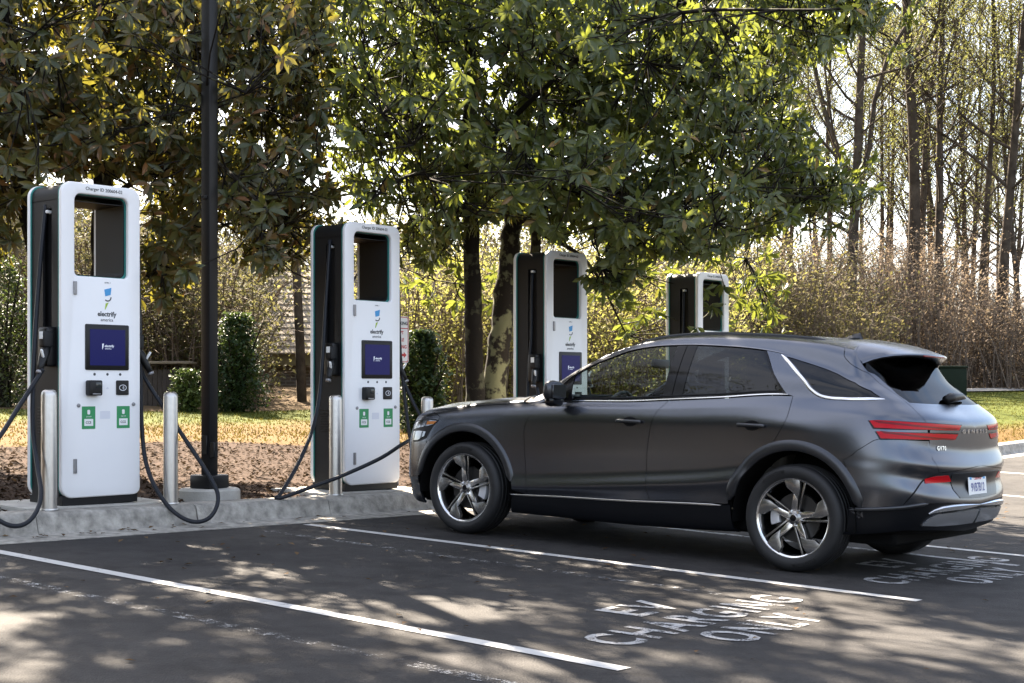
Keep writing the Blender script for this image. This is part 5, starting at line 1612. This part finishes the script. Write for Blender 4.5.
magnolia('dark brown leaved magnolia filling the upper left corner behind the lamp post', gpt(70, 15.0),
         [([ray_ground(70, 15.0), RA(55, 330, 15.0), RA(30, 220, 15.0), RA(14, 120, 15.0), RA(4, 0, 15.0), RA(-20, -150, 15.0)], .14, .05, M_BARK),
          ([ray_ground(100, 15.2), RA(101, 330, 15.2), RA(103, 200, 15.2), RA(105, 90, 15.2), RA(112, -60, 15.2), RA(140, -260, 15.2)], .14, .05, M_BARK)],
         REG2, 14.9, 1.1, 4500, M_MAG2, 5, thr=-0.72, brown=0.24,
         extra=((165, 270, 14.2, .45, 30), (285, 235, 14.6, .6, 40)))

# ---------------------------------------------------------------- woods behind
M_TWIGLEAF = leaf_mat('spring_leaf', [(0.05, 0.06, 0.02), (0.085, 0.095, 0.03), (0.12, 0.12, 0.045), (0.10, 0.075, 0.04)], 0.4, (0.20, 0.21, 0.06), 0.7, 0.08)
def bare_tree(seed, H=22.0, r=.19, fork=False, sparse=1.0):
    rng = random.Random(seed)
    parts, tips = [], []
    def limb(p, d, L, r0, lev):
        n = 5 if lev > 1 else 7
        P = [np.array(p)]
        dd = np.array(d, float)
        for i in range(n):
            dd = dd + np.array([rng.gauss(0, .14), rng.gauss(0, .14), rng.gauss(0.10 if lev else 0, .06)])
            dd /= np.linalg.norm(dd)
            P.append(P[-1] + dd * L / n)
        parts.append(tube_arrays(P, np.linspace(r0, max(.009, r0 * .30), len(P)), 7 if lev == 0 else (4 if lev == 1 else 3), False))
        return P
    P = [np.array([0, 0, -0.2])]
    dd = np.array([rng.gauss(0, .02), rng.gauss(0, .02), 1.0])
    for i in range(12):
        dd = dd + np.array([rng.gauss(0, .025), rng.gauss(0, .025), 0]); dd /= np.linalg.norm(dd)
        P.append(P[-1] + dd * H / 12)
    parts.append(tube_arrays(P, np.linspace(r * 1.1, r * .22, len(P)), 8, False))
    PP = np.array(catmull(P, 4))
    nb = int(26 * sparse)
    starts = []
    for i in range(nb):
        f = rng.uniform(.22 if fork else .30, .98)
        q = PP[int(f * (len(PP) - 1))]
        a = rng.uniform(0, 6.28); e = rng.uniform(.35, 1.2)
        starts.append((q, (math.cos(a), math.sin(a), e), (1.2 - f) * H * rng.uniform(.16, .34) + .8, r * (1 - f * .75) * .42))
    if fork:
        for s in (1, -1):
            starts.append((PP[int(.30 * len(PP))], (s * .55, .1, 1.0), H * .5, r * .55))
    for q, d, L, rr in starts:
        B = limb(q, d, L, rr, 1)
        for j in range(rng.randint(4, 7)):
            k = rng.randint(1, len(B) - 1)
            a = rng.uniform(0, 6.28)
            B2 = limb(B[k], (math.cos(a), math.sin(a), rng.uniform(.2, 1.0)), L * rng.uniform(.25, .5), rr * .42, 2)
            tips.append(B2[-1]); tips.append(B2[2])
            for _ in range(3):
                a = rng.uniform(0, 6.28)
                B3 = limb(B2[rng.randint(1, 4)], (math.cos(a), math.sin(a), rng.uniform(.0, .8)), L * .2, .012, 3)
                tips.append(B3[-1]); tips.append(B3[3])
    V, F = join_arrays(parts)
    tw = fast_tris('trunk', V, F, True); tw.materials.append(M_BARK_P)
    T = []
    for t in tips:
        for _ in range(rng.randint(4, 8)): T.append(t + np.array([rng.gauss(0, .16) for _ in range(3)]))
    lf = scatter_flakes('crown', T, (.06, .15), M_TWIGLEAF, 1.0, 1.8, 0); lf.materials.append(M_TWIGLEAF)
    return tw, lf
PROTO = [bare_tree(1), bare_tree(2, 24, .21), bare_tree(3, 20, .16, sparse=.8), bare_tree(4, 23, .20, fork=True), bare_tree(5, 19, .14, sparse=.7), bare_tree(6, 25, .22, sparse=.7)]
def wood_tree(u, d, wpx, proto, rot, label, lean=0.0):
    r = (.19, .21, .16, .20, .14, .22)[proto]
    sc = wpx / FOC * d / 2 / r
    o = empty('bare_tree', gpt(u, d), (0, lean, rot))
    sz = max(.8, min(1.25, sc ** .5))
    for me, nm in zip(PROTO[proto], ('trunk', 'crown')):
        c = obj(nm, me, None, o)
        if nm == 'crown': c['kind'] = 'stuff'
    o.scale = (sc ** .6 * sz ** .4, sc ** .6 * sz ** .4, sz)
    return tag(o, label, 'tree', 'bare spring trees of the wood')
WT = [(852, 47, 11, 3, 0.0, 'forked grey trunk just right of the magnolia branch tip', 0), (909, 50, 13, 5, 1.0, 'thickest bare trunk, above the rear of the car roof', 0),
      (923, 56, 8, 1, 2.0, 'slim dark trunk close right of the thickest bare trunk', 0), (939, 50, 9, 0, 3.0, 'straight trunk second right of the thickest bare trunk', 0),
      (955, 60, 6, 4, 4.0, 'thin pale trunk third right of the thickest bare trunk', .02), (979, 52, 7, 2, 5.0, 'trunk above the tailgate of the car', 0),
      (995, 49, 10, 1, .5, 'stout trunk near the right edge of the picture', 0), (1006, 58, 7, 0, 1.5, 'slim trunk beside the stout trunk near the right edge', 0),
      (1022, 51, 6, 4, 2.5, 'leaning thin trunk at the right edge', .09), (876, 62, 5, 2, 3.5, 'very thin trunk right of the forked grey trunk', -.02),
      (804, 52, 6, 4, 4.5, 'thin trunk under the tip of the magnolia branch', 0), (763, 50, 8, 1, 5.5, 'trunk right of the farthest charger', 0), (737, 55, 6, 2, .8, 'trunk right behind the farthest charger', 0),
      (892, 64, 5, 0, 1.8, 'thin trunk left of the thickest bare trunk', .03), (968, 66, 5, 3, 2.8, 'thin forked trunk left of the tailgate trunk', 0), (830, 60, 6, 0, 3.8, 'slim trunk left of the forked grey trunk', 0),
      (302, 31, 7, 3, 2.2, 'crooked branching tree beside the left edge of the second charger', .06), (640, 52, 6, 4, 4.8, 'thin trunk between the third and fourth chargers', 0),
      (610, 56, 5, 0, 5.8, 'thin trunk close right of the third charger', 0), (430, 48, 6, 2, 1.2, 'thin trunk right of the second charger', 0),
      (250, 50, 7, 5, 3.3, 'tall trunk behind the lawn, right of the lamp post', 0), (165, 48, 7, 0, 4.1, 'tall trunk behind the lawn, left of the lamp post', 0), (20, 46, 8, 1, 5.1, 'tall trunk behind the lawn at the left edge', 0)]
fill = random.Random(5)
for i, u in enumerate((748, 776, 790, 818, 841, 864, 884, 900, 916, 931, 947, 962, 972, 987, 1001, 1014)):
    d_ = fill.uniform(62, 90)
    WT.append((u, d_, fill.uniform(3.2, 5.5), i % 6, fill.uniform(0, 6), 'slender far trunk of the wood, %s from the left of the faint ones' % ('first', 'second', 'third', 'fourth', 'fifth', 'sixth', 'seventh', 'eighth', 'ninth', 'tenth', 'eleventh', 'twelfth', 'thirteenth', 'fourteenth', 'fifteenth', 'sixteenth')[i], fill.uniform(-.04, .04)))
for u, d, w, pr, rt, lb, ln in WT: wood_tree(u, d, w, pr, rt, lb, ln)

# brush: thin arching stems carrying many small leaves
def brush(name, label, region_top, u0, u1, d0, d1, n_stems, per, cols, trans, tcol, size, seed, stemcol=(0.11, 0.08, 0.055), dens_low=1.0):
    rng = random.Random(seed)
    mat = leaf_mat(name + '_leaf', cols, trans, tcol, 0.7, 0.08)
    stems, pts = [], []
    tu = [p[0] for p in region_top]; tv = [p[1] for p in region_top]
    for _ in range(n_stems):
        u = rng.uniform(u0, u1); d = rng.uniform(d0, d1)
        g = np.array(gpt(u, d))
        vt = float(np.interp(u, tu, tv)) + abs(rng.gauss(0, 30)) + 14 * math.sin(u * .11 + seed)
        h = max(.5, CAM_H + (HORIZON - vt) / FOC * d - g[2]) * (1.06 - .55 * rng.random() ** 1.7)
        lean = np.array([rng.gauss(0, .28), rng.gauss(0, .28), 0]) * h
        P = np.array([g + np.array([0, 0, -.1]), g + lean * .25 + np.array([0, 0, h * .5]), g + lean * .65 + np.array([0, 0, h * .85]), g + lean * 1.1 + np.array([0, 0, h])])
        stems.append(tube_arrays(P, [.022, .015, .010, .006], 3, False))
        for _ in range(per):
            t = rng.random() ** dens_low * 3
            i = min(2, int(t)); q = P[i] + (P[i + 1] - P[i]) * (t - i)
            b = q + np.array([rng.gauss(0, .30), rng.gauss(0, .30), rng.gauss(0, .22)])
            pts.append(b)
            if rng.random() < .14: stems.append(tube_arrays([q, (q + b) / 2 + np.array([0, 0, .05]), b], [.008, .006, .004], 3, False))
    root = empty(name, gpt((u0 + u1) / 2, d0))
    inv = Matrix.Translation(-root.location)
    V, F = join_arrays(stems)
    for nm, me, mt in (('stems', fast_tris('stems', V, F, True), pmat(name + '_stem', stemcol, .9, var=.4, vscale=2)), ('leaves', scatter_flakes('leaves', pts, size, mat, 1.0, 1.7, 0), mat)):
        o = obj(nm, me, mt, root); o.matrix_parent_inverse = inv; o['kind'] = 'stuff'
    return tag(root, label, 'brush', None, 'stuff')
brush('brown_thicket', 'tall brown leafless thicket in front of the wood on the right', [(740, 258), (800, 236), (860, 240), (905, 222), (950, 248), (985, 280), (1060, 296)], 745, 1070, 46, 57, 1700, 56,
      [(0.115, 0.082, 0.057), (0.19, 0.138, 0.10), (0.26, 0.20, 0.15), (0.15, 0.13, 0.075)], .33, (.30, .23, .15), (.04, .11), 21, (0.13, 0.10, 0.075))
brush('olive_thicket', 'olive green undergrowth behind the farthest charger', [(700, 250), (780, 245), (850, 265), (880, 290)], 700, 880, 39, 46, 600, 50,
      [(0.06, 0.058, 0.025), (0.10, 0.09, 0.04), (0.14, 0.115, 0.06)], .35, (.22, .20, .07), (.04, .11), 22)
brush('sunlit_undergrowth', 'yellow green sunlit undergrowth between the chargers', [(385, 240), (450, 250), (560, 262), (640, 250), (720, 262)], 385, 725, 27, 36, 900, 75,
      [(0.09, 0.095, 0.025), (0.15, 0.15, 0.04), (0.21, 0.20, 0.06), (0.18, 0.14, 0.07)], .4, (.36, .35, .09), (.04, .11), 23)
brush('left_undergrowth', 'olive and tan scrub behind the lawn on the left', [(-30, 215), (60, 215), (150, 222), (230, 235), (320, 290)], -40, 258, 29, 37, 900, 75,
      [(0.035, 0.042, 0.018), (0.06, 0.065, 0.028), (0.11, 0.10, 0.045), (0.15, 0.115, 0.06)], .3, (.20, .19, .07), (.05, .12), 24)
brush('far_left_foliage', 'tall olive spring foliage behind the house and shed', [(-60, 170), (60, 180), (160, 185), (250, 200), (340, 215)], -60, 345, 40, 48, 620, 95,
      [(0.035, 0.042, 0.018), (0.06, 0.065, 0.028), (0.10, 0.095, 0.045), (0.13, 0.105, 0.06)], .35, (.20, .19, .07), (.07, .17), 25)
brush('far_middle_foliage', 'tall yellow olive spring foliage behind the magnolia trunks', [(330, 205), (480, 200), (620, 205), (760, 215)], 330, 765, 40, 48, 620, 80,
      [(0.05, 0.055, 0.02), (0.09, 0.09, 0.035), (0.14, 0.13, 0.05), (0.15, 0.12, 0.06)], .38, (.26, .25, .08), (.06, .16), 26)
# evergreen shrubs
def shrub(u, v0, v1, d, wpx, label, cols, seed, n=2600, size=(.05, .10), cone=0.5):
    rng = random.Random(seed)
    g = gpt(u, d)
    h = (v1 - v0) / FOC * d; w = wpx / FOC * d / 2
    root = empty('evergreen_shrub', g)
    stems, pts = [], []
    for _ in range(26):
        a = rng.uniform(0, 6.28); r = w * rng.uniform(.1, .75); hh = h * rng.uniform(.5, .95)
        P = [np.array([rng.gauss(0, .08), rng.gauss(0, .08), -.1]), np.array([r * .4 * math.cos(a), r * .4 * math.sin(a), hh * .5]), np.array([r * math.cos(a), r * math.sin(a), hh])]
        stems.append(tube_arrays(catmull(P, 3), np.linspace(.03, .008, 7), 4, False))
    while len(pts) < n:
        z = rng.random(); a = rng.uniform(0, 6.28)
        env = (1 - cone * z) * (1 - max(0, z - .75) ** 2 * 7) * (0.82 + .18 * math.sin(a * 3 + z * 9 + seed)) * min(1, .55 + z * 3)
        env *= 0.86 + .2 * math.sin(a * 7 + z * 17 + seed * 2) * math.sin(z * 23 + a * 2)
        r = w * max(.05, env) * rng.random() ** .4 * (1.22 if rng.random() < .08 else 1)
        pts.append(np.array([r * math.cos(a) + rng.gauss(0, .05), r * math.sin(a) + rng.gauss(0, .05), z * h]))
    mat = leaf_mat('shrub_leaf', cols, .25, (.10, .14, .03), .5, .2)
    V, F = join_arrays(stems)
    obj('stems', fast_tris('stems', V, F, True), M_BARK, root)
    o = obj('crown', scatter_flakes('crown', pts, size, mat, 1.0, 1.9, 0), mat, root); o['kind'] = 'stuff'
    return tag(root, label, 'shrub', 'evergreen shrubs behind the lawn')
DG = [(0.012, 0.028, 0.012), (0.022, 0.045, 0.018), (0.045, 0.075, 0.028)]
shrub(236, 312, 412, 27.5, 84, 'dark green shrub right of the lamp post, in front of the brick wall', DG, 31, 5200)
shrub(187, 368, 412, 27.0, 46, 'lower light leaved shrub left of the lamp post', [(0.04, 0.07, 0.02), (0.09, 0.13, 0.04), (0.16, 0.20, 0.07)], 32, 1700, cone=.3)
shrub(422, 305, 408, 24.0, 84, 'dark green conical shrub right of the parking sign', DG, 33, 5600)
shrub(2, 265, 416, 26.0, 110, 'dark shrub at the left edge behind the far left charger', [(0.015, 0.025, 0.010), (0.03, 0.045, 0.018), (0.07, 0.08, 0.03)], 34, 3600)

# ---------------------------------------------------------------- house with brick wall, shed
def brick_mat():
    m, nt, b = new_mat('pale_brick')
    tc = nd(nt, 'ShaderNodeTexCoord')
    mp = nd(nt, 'ShaderNodeMapping'); mp.inputs['Rotation'].default_value = (math.radians(90), 0, 0)
    br = nd(nt, 'ShaderNodeTexBrick', Scale=1.0)
    br.inputs['Color1'].default_value = (0.20, 0.17, 0.145, 1); br.inputs['Color2'].default_value = (0.13, 0.11, 0.095, 1); br.inputs['Mortar'].default_value = (0.27, 0.25, 0.23, 1)
    br.inputs['Brick Width'].default_value = 0.24; br.inputs['Row Height'].default_value = 0.085; br.inputs['Mortar Size'].default_value = 0.014
    nt.links.new(tc.outputs['Object'], mp.inputs['Vector']); nt.links.new(mp.outputs['Vector'], br.inputs['Vector'])
    nt.links.new(br.outputs['Color'], b.inputs['Base Color']); b.inputs['Roughness'].default_value = .9
    bp = nd(nt, 'ShaderNodeBump', Strength=.6, Distance=.01); nt.links.new(br.outputs['Fac'], bp.inputs['Height']); bp.invert = True
    nt.links.new(bp.outputs['Normal'], b.inputs['Normal'])
    return m
hz = gpt(300, 37.5)
hs = empty('brick_house', hz, (0, 0, 0.06))
sc_ = 37.5 / FOC
wz = CAM_H + (HORIZON - 366) * sc_ - hz.z
obj('wall', box_mesh('wall', 3.6, 3.0, wz + .3, .01, 1, (.6, 1.5, (wz - .3) / 2)), brick_mat(), hs)
obj('fascia', box_mesh('fascia', 4.4, .12, .32, .01, 1, (.6, -.35, wz + .16)), pmat('fascia_olive', (0.13, 0.11, 0.05), .7, var=.15), hs)
rz0 = wz + .32; rz1 = CAM_H + (HORIZON - 262) * sc_ - hz.z
M_ROOF = pmat('roof_shingle', (0.20, 0.165, 0.12), .9, var=.18, vscale=6, bump=.6, bscale=12)
rf = None
nr = 14
for i in range(nr):
    t0, t1 = i / nr, (i + 1) / nr
    y0, y1 = -.5 + 3.4 * t0, -.5 + 3.4 * t1 + .05
    z0, z1 = rz0 + (rz1 - rz0) * t0, rz0 + (rz1 - rz0) * t1 + .008
    vs = [(-1.7, y0, z0 + .012), (2.9, y0, z0 + .012), (2.9, y1, z1), (-1.7, y1, z1), (-1.7, y0, z0 - .03), (2.9, y0, z0 - .03), (2.9, y1, z1 - .06), (-1.7, y1, z1 - .06)]
    obj('shingle_course', mesh('shingle_course', vs, [(0, 1, 2, 3), (4, 7, 6, 5), (0, 4, 5, 1), (1, 5, 6, 2), (2, 6, 7, 3), (3, 7, 4, 0)]), M_ROOF, hs)
tag(hs, 'pale brick house with tan roof behind the trees, left of the second charger', 'house')
sz_ = gpt(156, 28.6)
sh = empty('wooden_shed', sz_, (0, 0, .05)); sh.scale = (.68, .68, .66)
M_SHED = pmat('dark_wood', (0.055, 0.045, 0.038), .85, var=.3, vscale=5)
for i in range(11):
    obj('plank', box_mesh('plank', .125, .03, 1.15, .004, 1, (-.70 + i * .135, 0, .55)), M_SHED, sh)
for x in (-.80, .80): obj('post', box_mesh('post', .12, .12, 1.35, .01, 1, (x, -.02, .62)), pmat('grey_wood', (0.11, 0.095, 0.075), .85), sh)
obj('roof', box_mesh('roof', 2.0, 1.2, .08, .01, 1, (0, .4, 1.33)), M_ROOF, sh)
tag(sh, 'dark wooden shed behind the lawn, left of the lamp post', 'shed')
# green cabinet on the lawn behind the tailgate
cb = gpt(946, 40)
cbo = empty('utility_cabinet', cb, (0, 0, .3))
M_CAB = pmat('cabinet_green', (0.009, 0.016, 0.010), .7, var=.1, spec=.1)
obj('body', box_mesh('body', .85, .7, .85, .02, 2, (0, 0, .40)), M_CAB, cbo); obj('lid', box_mesh('lid', .9, .75, .06, .02, 2, (0, 0, .86)), M_CAB, cbo)
tag(cbo, 'green utility cabinet on the lawn, just behind the rear wiper', 'cabinet')

# ---------------------------------------------------------------- tree line on the far side of the lot, behind the photographer
rl = random.Random(99)
tl = empty('tree_line', land(5, -22))
tl_inv = Matrix.Translation(-tl.location)
M_HEDGE = leaf_mat('tree_line_leaf', [(0.010, 0.018, 0.008), (0.020, 0.030, 0.012), (0.040, 0.045, 0.016), (0.07, 0.055, 0.03)], .2, (.12, .14, .03), .6, .15)
P = []
for _ in range(24000):
    k_ = rl.uniform(-48, -7); n_ = rl.uniform(2.0, 9.0)
    top = 5.0 + 1.6 * math.sin(k_ * .45) + 1.2 * math.sin(k_ * 1.1 + 1)
    P.append(land(n_, k_, top * rl.random() ** .9))
for _ in range(6000):
    x = rl.uniform(-50, 60); y = rl.uniform(-48, -42)
    P.append((x, y, G(x, y) + (4 + 1.5 * math.sin(x * .3)) * rl.random()))
o = obj('foliage', scatter_flakes('foliage', P, (.25, .6), M_HEDGE, 1.0, 1.5, 0), M_HEDGE, tl); o.matrix_parent_inverse = tl_inv; o['kind'] = 'stuff'
for i in range(24):
    q_ = land(rl.uniform(4, 16), -46 + i * 1.7 + rl.uniform(-.6, .6))
    for me, nm in zip(PROTO[i % 6], ('trunk', 'crown')):
        c = obj(nm, me, None, tl); c.matrix_parent_inverse = tl_inv
        c.location = q_; c.rotation_euler = (0, 0, i * 1.3); c.scale = (.9, .9, .75); c['kind'] = 'stuff'
tag(tl, 'trees beyond the left edge, seen only as reflections in the car windows', 'tree line', None, 'stuff')
